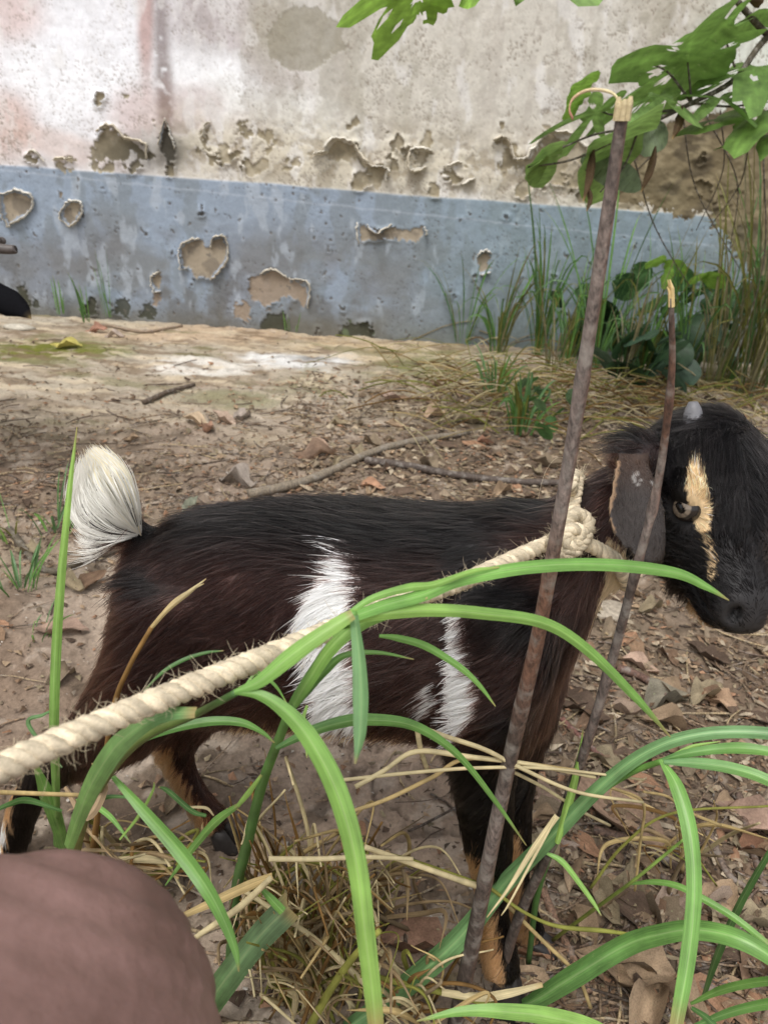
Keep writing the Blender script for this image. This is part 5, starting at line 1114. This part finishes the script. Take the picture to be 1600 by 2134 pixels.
def broad_leaf(root, c, ax, ac, size, col, kind='lobed', holes=.0, seed=0, droop=.2, wave=.04, name='leaf'):
    """c: where the stalk joins; ax/ac: directions along and across the leaf"""
    r = np.random.default_rng(seed); nt_, nr_ = (64, 10) if kind in ('lobed', 'wide') else (28, 5)
    th = np.linspace(-math.pi, math.pi, nt_, endpoint=False); R_ = leaf_outline(kind, th, seed); ax = unit(np.asarray(ax, float)); ac = np.asarray(ac, float); ac = unit(ac - ax * (ac @ ax)); nn = np.cross(ax, ac); nn = nn if nn[2] > 0 else -nn
    rr = np.linspace(.0, 1, nr_); X_ = (rr[:, None] * (R_ * np.cos(th))[None]); Y_ = (rr[:, None] * (R_ * np.sin(th))[None])
    Z_ = -droop * (X_ ** 2 + .7 * Y_ ** 2) + wave * np.sin(th * 5 + seed)[None] * rr[:, None] ** 2 - .05 * np.abs(Y_)
    V = np.asarray(c) + size * (X_[..., None] * ax + Y_[..., None] * ac + Z_[..., None] * nn)
    F = gridF(nr_, nt_, True)
    # veins paler
    vein = np.zeros_like(X_)
    for a in ((-2.1, -1.15, 0, 1.15, 2.1) if kind == 'lobed' else (0, .8, -.8, 1.5, -1.5)): vein = np.maximum(vein, np.exp(-(np.angle(np.exp(1j * (th - a))) / .06) ** 2)[None] * (rr[:, None] > .02))
    cc = np.asarray(col) * (.9 + .2 * r.random(X_.shape + (1,))); cc = cc * (1 + .35 * vein[..., None])
    if holes:
        fx = V.reshape(-1, 3)[F].mean(1); u = (fx - c) @ ax / size; v = (fx - c) @ ac / size; keep = np.ones(len(F), bool)
        for _ in range(int(14 * holes)):
            a = r.uniform(-2.4, 2.4); q = r.uniform(.15, .62); keep &= ((u - q * math.cos(a)) / r.uniform(.03, .09)) ** 2 + ((v - q * math.sin(a)) / r.uniform(.02, .06)) ** 2 > 1
        F = F[keep]
    return obj(name, mesh(name, V.reshape(-1, 3), F, cc.reshape(-1, 3), extra={'along': np.stack([Y_, X_ * 3, X_ * 0 + seed], -1).reshape(-1, 3)}), M_leaf, root)
DKL = S(104, 136, 66); MDL = S(128, 160, 88); LTL = S(150, 192, 84) * .9; PLL = S(142, 162, 120) * .8
tree = empty('lobed_leaf_sapling', tuple(np.array([1.45, 1.75, 0.0]))); tag(tree, 'sapling with big lobed insect holed leaves reaching in before the wall', 'sapling')
TB = S(96, 88, 70) * .8
tr_pts = [np.array([1.45, 1.75, -.01]), np.array([1.42, 1.72, .5]), np.array([1.30, 1.68, .95])]
V, F = tube(spline(tr_pts + [P(1760, -60, 1.7)], 24), np.linspace(.016, .009, 24), 10); obj('trunk', mesh('trunk', V, F, np.tile(TB, (len(V), 1)), extra={'along': V}), M_bark, tree)
def limb(pts, ra, rb, name='branch'):
    C = spline([P(*p) for p in pts], 24); V, F = tube(C, np.linspace(ra, rb, 24), 8); return obj(name, mesh(name, V, F, np.tile(S(92, 84, 66) * .7, (len(V), 1)), extra={'along': V}), M_bark, tree)
limb([(1760, -60, 1.7), (1600, 75, 1.62), (1530, 165, 1.58), (1440, 215, 1.55), (1330, 268, 1.52)], .008, .004)
limb([(1600, 75, 1.62), (1400, -120, 1.45), (1100, -150, 1.3), (860, -90, 1.2)], .007, .004)
for p in ([(1530, 140, 1.58), (1515, 95, 1.56), (1508, 78, 1.55)], [(1440, 215, 1.55), (1436, 170, 1.54), (1432, 130, 1.53)], [(1440, 215, 1.55), (1520, 222, 1.56), (1570, 215, 1.57)], [(1330, 268, 1.52), (1240, 280, 1.5), (1140, 322, 1.48)],
          [(1400, 230, 1.54), (1290, 240, 1.52), (1250, 232, 1.5)], [(1330, 268, 1.52), (1200, 330, 1.5), (1100, 348, 1.48)], [(1440, 215, 1.55), (1390, 150, 1.54), (1340, 130, 1.52)], [(1330, 268, 1.52), (1300, 345, 1.52), (1250, 400, 1.5)]): limb(p, .0028, .0016, 'leaf_stalk')
FWD = np.array([0, -1.0, 0]); XR = np.array([1.0, 0, 0])
TL = [((1432, 128, 1.53), (-1.0, -.55, -.02), .25, DKL, 'wide', .9, 1), ((1500, 70, 1.56), (-.8, -.5, -.05), .15, DKL * 1.1, 'lobed', .4, 2), ((1570, 140, 1.57), (-.3, -.9, -.25), .20, DKL, 'wide', .9, 3),
      ((1240, 236, 1.5), (-1, -.25, -.2), .15, MDL * .9, 'lobed', .3, 4), ((1292, 296, 1.52), (-1, -.2, -.36), .17, MDL, 'oval', 0, 5), ((1352, 262, 1.56), (.1, -.6, -.75), .060, PLL * .7, 'heart', .3, 6),
      ((1590, 232, 1.57), (-.5, -.8, -.22), .20, DKL, 'wide', .5, 7), ((1140, 326, 1.48), (-.9, -.2, -.4), .09, MDL, 'oval', 0, 8), ((1275, 348, 1.55), (-.5, -.3, -.7), .075, PLL * .7, 'oval', 0, 9), ((1600, 40, 1.6), (-.3, -.8, .3), .10, DKL, 'oval', 0, 10),
      ((880, -30, 1.2), (-.9, -.40, -.22), .16, LTL * .9, 'wide', .5, 11), ((1010, -42, 1.25), (-.25, -.8, -.22), .13, LTL * .85, 'wide', .8, 12), ((1150, -50, 1.3), (.35, -.8, -.16), .14, MDL * .9, 'wide', .3, 13), ((800, -60, 1.22), (.2, -.8, -.14), .12, MDL, 'lobed', .4, 23),
      ((1380, 200, 1.54), (.3, -.8, -.25), .14, MDL * .9, 'lobed', .5, 15), ((1500, 205, 1.56), (.3, -.85, -.2), .13, MDL, 'lobed', .4, 16), ((1120, 345, 1.48), (-.8, -.1, -.5), .06, MDL, 'oval', 0, 17),
      ((1600, 280, 1.6), (-.4, -.85, -.1), .14, DKL * .9, 'lobed', .3, 18), ((1215, 180, 1.6), (-.9, -.3, -.1), .06, LTL * .8, 'oval', 0, 19), ((1200, 215, 1.6), (-.8, -.4, -.2), .05, LTL * .8, 'oval', 0, 20)]
for p, ax, sz, col, kd_, ho, sd in TL:
    broad_leaf(tree, P(*p), ax, (.25, -.75, .55) if abs(ax[0]) > .6 else (1, -.2, .12), sz, col, kd_, ho, sd, .25, .05)
# thin vines hanging down the corner of the wall
for k, (x, y, x2, y2, bow) in enumerate([(1420, 230, 1540, 560, -30), (1500, 230, 1450, 480, 30), (1380, 300, 1240, 420, 10), (1560, 300, 1480, 470, 20), (1470, 240, 1520, 520, 40), (1320, 330, 1450, 620, -20), (1590, 330, 1530, 760, 30)]):
    limb([(x, y, 1.9), ((x + x2) / 2 + bow, (y + y2) / 2, 2.05), (x2, y2, 2.2)], .0022, .0012, 'hanging_vine')
# shrivelled brown leaves hanging from the branch
for k, (x, y, x2, y2, w) in enumerate([(1235, 300, 1215, 420, 28), (1365, 305, 1335, 400, 26), (1420, 220, 1400, 290, 30), (1225, 390, 1222, 440, 18), (1560, 0, 1590, 4, 30)]):
    o = blade(tree, [(x, y), ((x + x2) / 2 + 8, (y + y2) / 2), (x2, y2)], [1.5, 1.5], [6, w, w * .8, 4], S(86, 68, 50) * .7, S(110, 88, 62) * .7, name='withered_leaf', material=M_dry, fold=.9, roll=1.2)
# ---- leafy shrub at the wall foot
def shrub(px, py, n, hgt, wid, size, cols, label, seed, cat='shrub', zlo=.05):
    r = np.random.default_rng(seed); g = G(px, py); g[2] = 0; o = tag(empty('leafy_shrub', tuple(g)), label, cat, 'leafy shrubs along the wall foot')
    for k in range(6):
        a = r.uniform(0, 6.28); tip = g + np.array([math.cos(a) * wid * .6, math.sin(a) * .1, hgt * r.uniform(.6, 1)]); tip[1] = min(tip[1], WALL_Y - .05)
        V, F = tube(spline([g - ZU * .005 + r.normal(0, .01, 3) * [1, 1, 0], (g + tip) / 2 + r.normal(0, .03, 3), tip], 10), np.linspace(.005, .002, 10), 6); obj('stem', mesh('stem', V, F, np.tile(GDK * .7, (len(V), 1)), extra={'along': V}), M_blade, o)
    for k in range(n):
        c = g + np.array([r.normal(0, wid * .5), r.normal(-.03, .09), zlo + (hgt - zlo) * r.random()]); c[1] = min(c[1], WALL_Y - .03)
        a = r.uniform(0, 6.283); broad_leaf(o, c, (math.cos(a), -.5 + .3 * math.sin(a), r.uniform(-.6, .1)), (-math.sin(a), -.4, .35), size * r.uniform(.6, 1.25), cols[r.integers(len(cols))] * r.uniform(.75, 1.1), 'heart', 0, seed * 100 + k, .3, .03)
    return o
shrub(1225, 745, 16, .30, .13, .085, [GDK * .45, S(52, 78, 46) * .7], 'dark round leaved shrub just behind the thick dead stem', 61)
shrub(1390, 770, 30, .34, .26, .075, [S(92, 132, 74) * .7, S(70, 106, 62) * .7, GDK * .6], 'leafy green shrub behind the thin dead twig at the wall', 62)
shrub(1330, 800, 16, .20, .18, .09, [S(92, 122, 96) * .6, S(64, 96, 62) * .65], 'low blue green leafy plant between the two dead stems', 63)
shrub(1500, 790, 16, .36, .16, .06, [S(96, 132, 74) * .7, GDK * .7], 'small leaved shrub among the dry stalks at the right', 64)
shrub(1090, 880, 10, .12, .06, .035, [S(110, 140, 96) * .7, GDK * .9], 'low pale leaved weed at the foot of the bright green weed', 65, 'weed', .02)
sp = tuft(1378, 780, 3, .3, .004, 'light green three leaved sprig standing above the shrub', [GDK], RG, 70, .1, .1, 'weed', 'leafy_sprig')
for k, (x, y, ax) in enumerate([(1372, 545, (-.8, -.5, .15)), (1396, 553, (.9, -.4, -.1)), (1385, 570, (-.1, -.8, -.5)), (1475, 580, (.8, -.5, 0)), (1460, 578, (-.8, -.5, .1))]): broad_leaf(sp, P(x, y, 2.35), ax, (.2, -.6, .6), .055, LTL * .8, 'heart', 0, 700 + k)
# ------------------------------------------------------------------ litter on the ground
M_litter = blade_mat('dead_leaf', .12, .8, spec=.12)
LC = [S(150, 120, 92), S(126, 100, 78), S(168, 142, 112), S(112, 92, 76), S(178, 150, 118), S(146, 128, 104), S(172, 130, 98), S(98, 80, 66), S(158, 142, 112)]
def leaf_mesh(seed, curl, col, asp=.42, ragged=.05):
    r = np.random.default_rng(seed); nu, nv = 9, 5; t = np.linspace(0, 1, nu); s = np.linspace(-1, 1, nv)
    w = asp * np.sin(t * math.pi) ** .75 * (1 + ragged * r.normal(size=nu)); w[0] = .02; w[-1] = .01
    X_ = np.repeat((t - .5)[:, None], nv, 1); Y_ = w[:, None] * s[None] * .5 * (1 + ragged * r.normal(size=(nu, nv)))
    Z_ = curl * (Y_ / asp * 2) ** 2 * .45 + r.uniform(-.5, 1.1) * curl * (X_ ** 2) + .05 * curl * r.normal(size=(nu, nv)) + .03
    Z_ += .10 * curl * np.sin(X_ * 9 + seed)
    cc = np.asarray(col) * .8 * (.8 + .4 * r.random((nu, nv, 1))); cc[:, 2] *= 1.15
    return mesh('dead_leaf', np.stack([X_, Y_, Z_], -1).reshape(-1, 3), gridF(nu, nv), cc.reshape(-1, 3), extra={'along': np.stack([Y_, X_ * 2, X_ * 0 + seed], -1).reshape(-1, 3)})
LC = [c * .88 + c.mean() * .12 for c in LC]
LM = []
for k in range(27):
    me = leaf_mesh(900 + k, [.15, .4, .75][k % 3], LC[k % 9], .34 + .2 * ((k * 7) % 10) / 10, .05 if k % 2 else .09); me.materials.append(M_litter); LM.append(me)
FL = 'dry fallen leaves scattered on the dirt'
r7 = np.random.default_rng(77)
def place_leaf(px, py, size, label, k=None, rz=None, me=None):
    g = G(px, py); g[1] = min(g[1], WALL_Y - .06); o = bpy.data.objects.new('fallen_leaf', me or LM[int(r7.integers(len(LM))) if k is None else k]); COL.objects.link(o)
    o.location = (g[0], g[1], float(gh(np.array([g[0]]), np.array([g[1]]))[0]) + .002); s = size; o.scale = (s, s, s)
    o.rotation_euler = (r7.normal(0, .18), r7.normal(0, .18), r7.uniform(0, 6.28) if rz is None else rz); tag(o, label, 'leaf', FL); return o
def one(px, py, size, rgb, label, rz=0.3, curl=.6, asp=.42, seed=0):
    c_ = S(*rgb); me = leaf_mesh(1200 + seed, curl, c_ * .72 + c_.mean() * .25, asp); me.materials.append(M_litter); return place_leaf(px, py, size, label, None, rz, me)
for k, a in enumerate([
        (140, 722, .10, (206, 190, 70), 'yellow fallen leaf on the mossy patch by the wall', .1, .5), (205, 688, .09, (196, 140, 110), 'orange brown leaf near the wall foot at the left', -.2, .6), (240, 700, .07, (190, 168, 150), 'greyish leaf beside the orange brown leaf', .2, .6),
        (410, 888, .08, (206, 176, 136), 'pale leaf folded over a second leaf above the kid\'s back', -.3, .6), (428, 902, .07, (186, 138, 106), 'orange tan leaf propped against the pale folded leaf', -1.1, .7), (466, 880, .08, (192, 162, 136), 'pinkish leaf left of the pair of small leaves', -.5, .6), (505, 872, .06, (190, 172, 156), 'small grey leaf leaning on a twig', .9, .8),
        (660, 957, .10, (198, 160, 128), 'long curled tan leaf beside the fallen branch', .15, .8), (772, 1015, .065, (206, 150, 106), 'bright orange tan leaf just over the kid\'s back', -.3, .4), (495, 1012, .08, (172, 156, 140), 'ragged grey leaf above the kid\'s rump', -.2, 1.0), (625, 1045, .08, (190, 146, 112), 'brown leaf peeping over the kid\'s back', .1, .5),
        (400, 1062, .05, (150, 152, 126), 'pale green grey leaf leaning upright near the tail', 1.2, .7), (130, 1328, .07, (172, 138, 114), 'flat brown leaf between the tall blade and the haunch', .2, .4), (350, 1305, .05, (150, 108, 84), 'small rust leaf left of the kid\'s hind leg', -.2, .5), (815, 830, .08, (190, 158, 134), 'tan leaf on the bare dirt above the withers', .5, .6),
        (905, 865, .07, (214, 178, 138), 'curled pale orange leaf in the litter before the weeds', .4, .9), (1010, 925, .06, (178, 124, 90), 'rust coloured leaf left of the weed', .2, .6), (1110, 1640, .07, (170, 140, 116), 'brown leaf half under the straw beside the front leg', -.6, .5),
        (1290, 1690, .13, (164, 130, 100), 'long flat brown leaf slanting behind the thin dead twig', -.75, .3), (1560, 1715, .11, (190, 152, 126), 'big pinkish tan leaf at the right edge', -.5, .5), (1505, 1460, .06, (196, 156, 116), 'tan oval leaf below the kid\'s muzzle', -.8, .6), (1390, 1450, .07, (150, 140, 116), 'grey green curled leaf below the kid\'s muzzle', .2, .9),
        (1330, 1375, .06, (194, 158, 130), 'pale leaf right of the kid\'s chest', -.6, .6), (1310, 1465, .05, (176, 148, 122), 'folded tan leaf below the pale chest leaf', -.3, .8), (870, 1965, .07, (160, 118, 90), 'rust brown curled leaf left of the thick dead stem', .1, .7), (1095, 1975, .05, (184, 130, 88), 'orange brown leaf at the far front hoof', -.2, .6),
        (1510, 1875, .06, (164, 140, 118), 'dull tan leaf under the narrow bent grass leaf', .3, .6), (1395, 1860, .05, (186, 158, 134), 'pale broken leaf among the twigs at the right', .7, .8), (1585, 1760, .05, (150, 104, 72), 'small dark orange leaf below the big pinkish leaf', -.2, .7), (1160, 1760, .05, (170, 146, 126), 'flat pinkish fragment beside the long striped leaf', .2, .3)]):
    one(a[0], a[1], a[2], a[3], a[4], a[5], a[6], .42 if k % 3 else .5, k)
n_l = 0
while n_l < 262:
    u = r7.random()
    if u < .42: x, y = r7.uniform(700, 1650), r7.uniform(800, 1130)
    elif u < .80: x, y = r7.uniform(1080, 1650), r7.uniform(1180, 2134)
    elif u < .9: x, y = r7.uniform(-20, 700), r7.uniform(820, 1100)
    else: x, y = r7.uniform(-20, 1000), r7.uniform(1150, 2100)
    if 0 < x < 650 and y < 900 and r7.random() < .75: continue
    k = int(r7.integers(len(LM))); sz = r7.uniform(.028, .075)
    if y < 1080 and x < 1250: reg = 'behind the kid\'s rump' if x < 420 else 'before the pale fallen branch' if x < 700 else 'around the tip of the pale branch' if x < 980 else 'left of the thick stem beyond the withers'
    elif y < 960: reg = 'before the weeds by the wall' if x < 1420 else 'before the dry stalks at the wall'
    elif x > 1250 and y < 1330: reg = 'behind the kid\'s chin'
    elif x > 1200 and y < 1530: reg = 'just above the arching grass leaf'
    elif x > 1150: reg = 'between the two dark twigs' if y < 1750 else 'inside the bend of the arching leaves' if x < 1420 else 'behind the vertical bright grass leaf' if y < 1950 else 'at the bottom right corner'
    else: reg = 'left of the kid\'s haunch' if x < 300 else 'beneath the kid\'s belly' if y < 1850 else 'among the straw below the belly'
    place_leaf(x, y, sz, f"{'small' if sz < .05 else 'medium'} {['flat', 'curled', 'tightly rolled'][k % 3]} {['tan', 'brown', 'pale tan', 'dark brown', 'beige', 'grey brown', 'reddish', 'blackish', 'grey'][k % 9]} dead leaf {reg}", k); n_l += 1
# crumbled leaf bits, bark and grit: nobody could count them
def bits(n, sampler, smin, smax, seed, cols, flat=.35):
    r = np.random.default_rng(seed); Vs, Fs, Cs = [], [], []; o = 0
    for k in range(n):
        x, y = sampler(r); g = G(x, y)
        if g[1] > WALL_Y - .03 or g[1] < .2: continue
        z = float(gh(np.array([g[0]]), np.array([g[1]]))[0]); s = r.uniform(smin, smax) * (1 + .35 * max(0, g[1] - .6)); a = r.uniform(0, 6.28, 5); rad = s * r.uniform(.35, 1, 5) * .5; th = np.sort(r.uniform(0, 6.28, 5)); asp = r.uniform(.3, 1); ro = r.uniform(0, 6.28)
        X_ = np.cos(th) * rad; Y_ = np.sin(th) * rad * asp; tilt = r.normal(0, flat * .6, 2); Z_ = X_ * tilt[0] + Y_ * tilt[1] + s * .08 * r.random(5)
        V = np.stack([g[0] + X_ * math.cos(ro) - Y_ * math.sin(ro), g[1] + X_ * math.sin(ro) + Y_ * math.cos(ro), z + .003 + Z_ - Z_.min()], -1)
        V = np.vstack([V, V.mean(0) + [0, 0, s * .12]]); Vs.append(V); Fs.append(np.array([[i, (i + 1) % 5, 5] for i in range(5)]) + o); o += 6
        Cs.append(np.tile(cols[r.integers(len(cols))] * r.uniform(.65, 1.2), (6, 1)))
    return np.vstack(Vs), np.vstack(Fs), np.vstack(Cs)
def samp(r):
    u = r.random()
    if u < .40: return r.uniform(600, 2050), r.uniform(790, 1150)
    if u < .72: return r.uniform(1050, 2050), r.uniform(1150, 2200)
    if u < .86: return r.uniform(-60, 700), r.normal(1000, 110)
    return r.uniform(-60, 1700), r.uniform(700, 2200)
L1 = bits(23000, samp, .004, .020, 8, [c * .8 for c in LC])
L2 = bits(3600, lambda r: (r.uniform(620, 2000), r.uniform(770, 1140)) if r.random() < .7 else (r.uniform(1050, 1700), r.uniform(1150, 1900)), .012, .034, 18, [S(176, 158, 134) * .8, S(160, 142, 120) * .8, S(190, 174, 150) * .8, S(140, 120, 98) * .8, S(120, 100, 82) * .8], .25)
V, F, C_ = np.vstack([L1[0], L2[0]]), np.vstack([L1[1], L2[1] + len(L1[0])]), np.vstack([L1[2], L2[2]])
tag(obj('leaf_litter', mesh('leaf_litter', V, F, C_, smooth=False, extra={'along': V * 20}), M_litter), 'crumbled dry leaf litter covering the dirt', None, None, 'stuff')
V, F, C_ = bits(5000, lambda r: (r.uniform(-60, 1700), 660 + 1500 * r.random() ** 1.5), .003, .009, 9, [S(120, 104, 90) * .8, S(150, 136, 120) * .8, S(90, 80, 70) * .8, S(200, 192, 180) * .8], .6)
tag(obj('gravel', mesh('gravel', V, F, C_, smooth=False), M_ground), 'small stones and soil crumbs on the dirt', None, None, 'stuff')
# fine twigs and rootlets
ps = []; r = np.random.default_rng(10)
for k in range(1900):
    x, y = samp(r); g = G(x, y)
    if g[1] > WALL_Y - .03 or g[1] < .25: continue
    a = r.normal(.1, .8); L = r.uniform(.02, .11); t = np.linspace(-.5, .5, 5)[:, None]; d = np.array([math.cos(a), math.sin(a), 0]); nrm = np.array([-d[1], d[0], 0])
    C = g + d * L * t + nrm * L * .25 * r.normal() * (t ** 2) ; C[:, 2] = gh(C[:, 0], C[:, 1]) + r.uniform(.001, .008)
    V, F = tube(C, r.uniform(.0006, .0018), 4, cap=False); ps.append((V, F, [S(112, 92, 76), S(150, 128, 104), S(96, 80, 66), S(186, 166, 130)][r.integers(4)] * r.uniform(.6, 1)))
V, F, C_ = join(ps); tag(obj('twig_litter', mesh('twig_litter', V, F, C_, extra={'along': V}), M_bark), 'fine broken twigs and rootlets among the litter', None, None, 'stuff')
# fallen branches and larger twigs
def fallen(px, rad, col, label, name='fallen_twig', grp='twigs lying on the dirt'):
    C = np.array([G(*p) for p in px]); n = 30; C = spline(C, n); C[:, 2] = gh(C[:, 0], C[:, 1]) + rad * .9 + .002; C[:, 2] = blur(C[:, 2:3].repeat(2, 1), 3)[:, 0]
    o = tag(empty(name, tuple(C[0])), label, 'branch' if rad > .006 else 'twig', grp)
    V, F = tube(C, rad * (1 + .15 * (rng.random(n) - .5)) * np.linspace(1, .75, n), 9); obj('bark', mesh('bark', V, F, np.tile(col, (len(V), 1)), extra={'along': V}), M_bark, o); return o
fallen([(520, 1035), (620, 1012), (700, 985), (780, 950), (880, 925), (975, 905)], .010, S(150, 138, 120) * .8, 'long pale grey fallen branch lying behind the kid\'s back', 'fallen_branch', None)
fallen([(760, 968), (900, 985), (1040, 1000), (1180, 1010)], .009, S(96, 84, 76) * .8, 'dark fallen branch lying behind the kid\'s withers', 'fallen_branch', None)
fallen([(20, 1105), (100, 1200), (180, 1180), (290, 1140)], .006, S(120, 110, 92) * .7, 'grey green twig under the kid\'s tail')
fallen([(1290, 1380), (1340, 1400), (1390, 1440)], .006, S(108, 82, 70), 'reddish brown twig right of the kid\'s chest')
fallen([(1240, 1715), (1330, 1740), (1420, 1795), (1560, 1870)], .005, S(104, 84, 72), 'dark twig crossing behind the arching leaves at the right')
fallen([(1540, 1650), (1580, 1780), (1600, 1830)], .004, S(110, 90, 78), 'brown twig at the right edge beside the big pinkish leaf')
fallen([(1480, 1720), (1520, 1800), (1560, 1830)], .004, S(120, 104, 92), 'grey brown twig crossing the dark twig')
fallen([(1090, 1580), (1110, 1660), (1120, 1700)], .0035, S(150, 120, 100), 'short tan twig by the kid\'s front knee')
fallen([(1175, 1480), (1215, 1525), (1260, 1560)], .004, S(120, 84, 74), 'short reddish twig beneath the thin dead twig')
fallen([(215, 672), (300, 690), (380, 680)], .006, S(150, 132, 112), 'pale twig lying at the wall foot')
fallen([(300, 840), (360, 820), (405, 805)], .007, S(92, 78, 66), 'dark twig on the bare dirt in the middle distance')
fallen([(1430, 2020), (1530, 2060), (1590, 2100)], .005, S(120, 96, 78), 'brown twig under the grass at the bottom right')
fallen([(1130, 1850), (1180, 1950), (1230, 2060)], .004, S(140, 112, 92), 'thin tan twig right of the front hooves')
fallen([(1270, 1820), (1340, 1795), (1400, 1815)], .004, S(110, 92, 80), 'grey twig in the litter behind the arching leaf')
# half buried stones and a flat slab of clay
def stone(px, py, sx, sy, sz, col, label, seed):
    r = np.random.default_rng(seed); g = G(px, py); z0 = float(gh(np.array([g[0]]), np.array([g[1]]))[0]); nu, nv = 12, 18
    th = np.linspace(.02, math.pi - .02, nu); ph = np.arange(nv) * 2 * math.pi / nv; TH, PH = np.meshgrid(th, ph, indexing='ij')
    D_ = np.stack([np.sin(TH) * np.cos(PH), np.sin(TH) * np.sin(PH), np.cos(TH)], -1); k = .7 + .5 * fbm(D_[..., 0] * 2 + seed, D_[..., 1] * 2 + D_[..., 2], 4, seed % 9); V = D_ * k[..., None] * [sx, sy, sz]
    o = obj('stone', mesh('stone', V.reshape(-1, 3), gridF(nu, nv, True), np.asarray(col) * (.75 + .5 * r.random((nu * nv, 1)))), M_ground); o.location = (g[0], g[1], z0 + sz * .25); tag(o, label, 'stone'); return o
stone(640, 1850, .032, .026, .026, S(128, 120, 108) * .8, 'grey half buried stone among the dry grass', 3)
stone(40, 684, .06, .03, .014, S(196, 188, 172) * .85, 'pale flat stone at the wall foot by the dark ear', 4)
stone(1270, 1262, .045, .03, .010, S(180, 168, 150) * .8, 'pale flat stone below the kid\'s throat', 5)
# ------------------------------------------------------------------ the second goat, its ear and horn just in view at the left
g2 = G(-330, 1120); g2 = np.array([g2[0], g2[1], 0.0])
ear_tip = P(66, 664, 1.25); horn_tip = P(32, 520, 1.25)
hd2 = P(-170, 620, 1.27); o2 = np.array([hd2[0] - .16, hd2[1] + .10, 0])
goat2 = empty('goat', tuple(o2)); tag(goat2, 'second black goat at the left edge with only its ear and horn tip showing', 'goat', 'goats in the yard')
X2 = unit(np.array([-.92, .38, 0])); Y2 = np.cross(ZU, X2); z0 = hd2[2]
def B2(x, y, z): return np.array([o2[0], o2[1], 0]) + X2 * x + Y2 * y + ZU * z
pp = [loft(resample([ring(B2(x, 0, t), B2(x, 0, b), w_, Y2) for x, t, b, w_ in [(.0, .44, .30, .03), (.05, .47, .25, .07), (.2, .48, .22, .09), (.38, .47, .23, .09), (.5, .46, .28, .06), (.54, .42, .32, .03)]], 20))]
nk_ = spline([B2(.03, 0, .38), B2(-.10, 0, .46), hd2 + ZU * -.03], 14); pp.append(tube(nk_, np.linspace(.07, .045, 14), 16))
MZ = unit(np.array([-.35, -.9, 0])); mz_ = spline([hd2 + ZU * .02 - MZ * .02, hd2, hd2 + MZ * .05 - ZU * .05, hd2 + MZ * .09 - ZU * .10], 14); pp.append(tube(mz_, np.array([.03, .042, .046, .046, .045, .043, .040, .037, .034, .031, .028, .026, .024, .018]), 16))
for x, y in ((.08, .05), (.08, -.05), (.46, .05), (.46, -.05)): pp.append(tube(spline([B2(x, y, .32), B2(x + .01, y, .18), B2(x - .005, y, .015)], 12), np.linspace(.04, .014, 12), 12))
e0 = hd2 + (ear_tip - hd2) * .15 + ZU * .02
V2, N2, F2 = fuse(pp, .006, 6); obj('body', mesh('body', V2, F2, np.tile([.012, .010, .010], (len(V2), 1))), M_skin, goat2)
ec = spline([e0, P(-60, 598, 1.25), P(0, 622, 1.25), P(42, 642, 1.25), ear_tip], 14); wE = np.interp(np.linspace(0, 1, 14), [0, .35, .62, .88, 1], [.03, .05, .046, .018, .0006])
V, F, cc, uv = ribbon(ec, wE, np.array([.010, .010, .012]), np.array([.010, .010, .012]), fold=.2, mid=1); M_fur2 = col_mat('black_fur', .95, .08, 300, .3, .4, .001, 800); oe = obj('ear', mesh('ear', V, F, cc * .6), M_fur2, goat2); md = oe.modifiers.new('thickness', 'SOLIDIFY'); md.thickness = .003
for k, tip in enumerate((horn_tip, horn_tip + np.array([-.07, .10, .0]))):
    hb = hd2 + np.array([-.0, .03 * k, .04]); V, F = tube(spline([hb, (hb + tip) / 2 + ZU * .02, tip - CR * .008, tip], 12), np.array([.013, .013, .012, .011, .010, .009, .0085, .008, .0075, .007, .006, .003]), 10); obj('horn', mesh('horn', V, F, np.tile(S(96, 88, 84) * .8, (len(V), 1))), M_horn, goat2)
